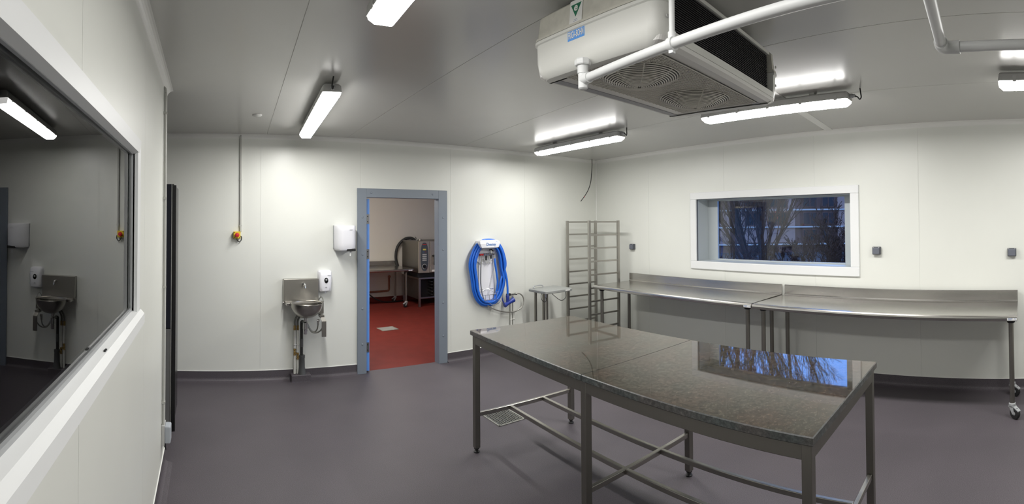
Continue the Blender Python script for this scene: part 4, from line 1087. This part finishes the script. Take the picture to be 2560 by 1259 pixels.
# thick black hose arching behind the oven
b = MB(); b.tube(spline([(.36, -.14, .225), (.26, -.10, .285), (.11, -.06, .25), (-.02, -.03, .10), (-.06, -.02, -.12), (-.02, -.02, -.30), (.02, -.02, -.36)], 6), .030, 12)
o = b.build('supply_hose', 'black_rubber'); o.location = (4.02, NY1 - .05, 1.08); tag(o, 'thick black supply hose arching behind the oven to the wall', 'hose')
# low copper pipe and cable on the far wall
b = MB(); b.tube([(-1.6, 0, 0), (-.05, 0, .02), (-.01, 0, .03), (0, 0, .06), (0, 0, .30), (0, -.02, .33)], .020, 10); b.lathe([(.03, .0), (.03, .02)], (0, -.03, .33), 'y', 10)
o = b.build('copper_pipe', 'copper'); o.location = (3.82, NY1 - .03, .21); tag(o, 'dull copper pipe turning up low on the far wall', 'pipe')
t = thing('outlet_box', 'small wall outlet with trailing black cable under the far table', 'outlet', (3.02, NY1, .56))
b = MB(); b.bbox(-.11, .11, -.04, 0, -.10, .10, .006); b.build('box', 'grey_plastic', t)
b = MB(); b.tube(spline([(.08, -.05, -.08), (.20, -.07, -.24), (.38, -.10, -.42), (.60, -.14, -.53), (.85, -.16, -.545), (1.1, -.12, -.535)], 6), .012, 8); b.build('cable', 'black_rubber', t)

# ================================================================== OUTSIDE THE WINDOW
A0 = 1.200    # bearing of the window centre
EXx, EXy = math.cos(A0), -math.sin(A0)       # sideways (to the right seen from the room)
EYx, EYy = math.sin(A0), math.cos(A0)        # outwards
def ext(l, r, z=0): return Vector((EXx * l + EYx * r, EXy * l + EYy * r, z))
EROT = -A0
GZ0 = .40
b = MB(); b.box(6.75, 45, -35, 35, GZ0 - .4, GZ0)
struct(b.build('ground_outside', 'earth'), 'dark ground outside the window', 'ground')
# block of flats across the way
BR = 19.0
bl = thing('building', 'dark brick building with pale bands behind the bare trees', 'building', ext(0, BR, GZ0), EROT)
b = MB(); b.box(-11, 11, 0, 6, 0, 3.5); b.build('wall', 'brick_dark', bl)
for z in (.30, .98, 1.66, 2.6, 3.4):
    b = MB(); b.box(-11.05, 11.05, -.10, 0.02, z, z + .055); b.build('band', 'band_pale', bl)
for (x0, x1, z0, z1, m_) in ((-1.75, .55, .40, 3.3, 'render_pale'), (-2.45, -2.05, 1.05, 1.62, 'render_pale'), (-2.45, -2.05, .35, .95, 'render_pale'), (2.25, 4.5, .40, 3.3, 'render_pale'), (-.28, -.02, 1.35, 1.64, 'brick_red')):
    b = MB(); b.box(x0, x1, -.04 if m_ != 'brick_red' else -.07, .01, z0, z1); b.build('wall_panel', m_, bl)
for (x0, x1) in ((-9.8, -8.7), (-7.6, -6.5), (-5.4, -4.3), (-3.6, -2.7), (-1.45, -.75), (-.55, .25), (.85, 1.45), (1.62, 2.15), (2.6, 3.3), (5.1, 6.2), (7.3, 8.4), (9.3, 10.4)):
    for (z0, z1) in ((.42, .92), (1.08, 1.60), (1.78, 2.5)):
        if (x0 == -.55 or x0 == -1.45) and z0 < 1: continue
        b = MB(); b.box(x0, x1, -.06, .01, z0, z1); wf_ = b.build('window', 'brick_dark', bl)
        xm = (x0 + x1) / 2
        for (p0, p1) in ((x0 + .04, xm - .02), (xm + .02, x1 - .04)):
            b = MB(); b.box(p0, p1, -.075, -.05, z0 + .04, z1 - .04); b.build('pane', 'far_glass', wf_)
b = MB(); b.box(-11.1, 11.1, -.15, 6.1, 3.5, 3.58); b.build('roof', 'brick_dark', bl)

def tree(label, l, r, stems, height, spread, seed, twig=1.0, r0=.07, levels=3, fork=.8, rmin=.0038, lift=.05, lean=0.0):
    rnd = random.Random(seed)
    t = thing('bare_tree', label, 'tree', ext(l, r, GZ0), EROT, 'bare trees outside the window')
    tr = MB(); tw = MB()
    def limb(p, d, length, rad, lev):
        n = max(3, int(length / .28)); pts = [p.copy()]; q = p.copy(); dd_ = d.copy()
        for i in range(n):
            dd_ = (dd_ + Vector((rnd.gauss(0, .08), rnd.gauss(0, .08), rnd.gauss(lift if lev == 0 else .03, .05)))).normalized()
            q = q + dd_ * (length / n); pts.append(q.copy())
        rs = [max(rmin * (1 if lev < 3 else .7), rad * (1 - .80 * i / n)) for i in range(n + 1)]
        (tr if lev == 0 else tw).tube(pts, rs, 7 if lev == 0 else (5 if lev == 1 else 3), cap=False)
        if lev >= levels: return
        m = int({0: 26, 1: 11, 2: 6}.get(lev, 4) * twig)
        for k in range(m):
            f = rnd.uniform(.06 if lev == 0 else .2, .97); i = min(n - 1, int(f * n)); base = pts[i].lerp(pts[i + 1], f * n - i)
            ax = (pts[i + 1] - pts[i]).normalized(); o_ = ax.orthogonal().normalized(); o_.rotate(Matrix.Rotation(rnd.uniform(0, 2 * PI), 3, ax))
            nd = (ax * rnd.uniform(.5, 1.0) + o_ * rnd.uniform(.35, .9) * fork + Vector((0, 0, .12))).normalized()
            limb(base, nd, length * rnd.uniform(.22, .46) * (1 - .4 * f), min(rs[i] * .6, r0 * .42) * rnd.uniform(.4, .8), lev + 1)
    for k in range(stems):
        a = 2 * PI * (k + rnd.uniform(-.3, .3)) / stems; sp = spread * rnd.uniform(.5, 1.0)
        dx_ = math.cos(a) * sp; dx_ *= .5 if (dx_ > 0 and lean) else 1.0
        d = Vector((dx_ + lean, math.sin(a) * sp * .6, 1)).normalized()
        limb(Vector((math.cos(a) * .10, math.sin(a) * .10, 0)), d, height * rnd.uniform(.8, 1.05), r0 * rnd.uniform(.6, 1.15), 0)
    tr.build('trunk', 'bark', t); tw.build('twigs', 'bark', t)
    return t
tree('bare multi-stemmed tree in the middle of the window', -.42, 9.6, 9, 6.0, .72, 11, 1.1, .042, fork=.65, lift=.085, lean=-.16)
tree('bare tree with slim stems behind the left of the window', -2.3, 13.0, 4, 6.0, .16, 5, .9, .05)
tree('dense twiggy shrub at the right of the window', 1.25, 9.4, 14, 1.45, .45, 23, .7, .014, rmin=.004)
tree('low twiggy shrub at the foot of the window view', .45, 8.2, 10, 1.05, .9, 31, .9, .012, rmin=.004)
tree('low dark shrub at the left foot of the window view', -.95, 8.0, 10, .95, .9, 37, .9, .012, rmin=.004)
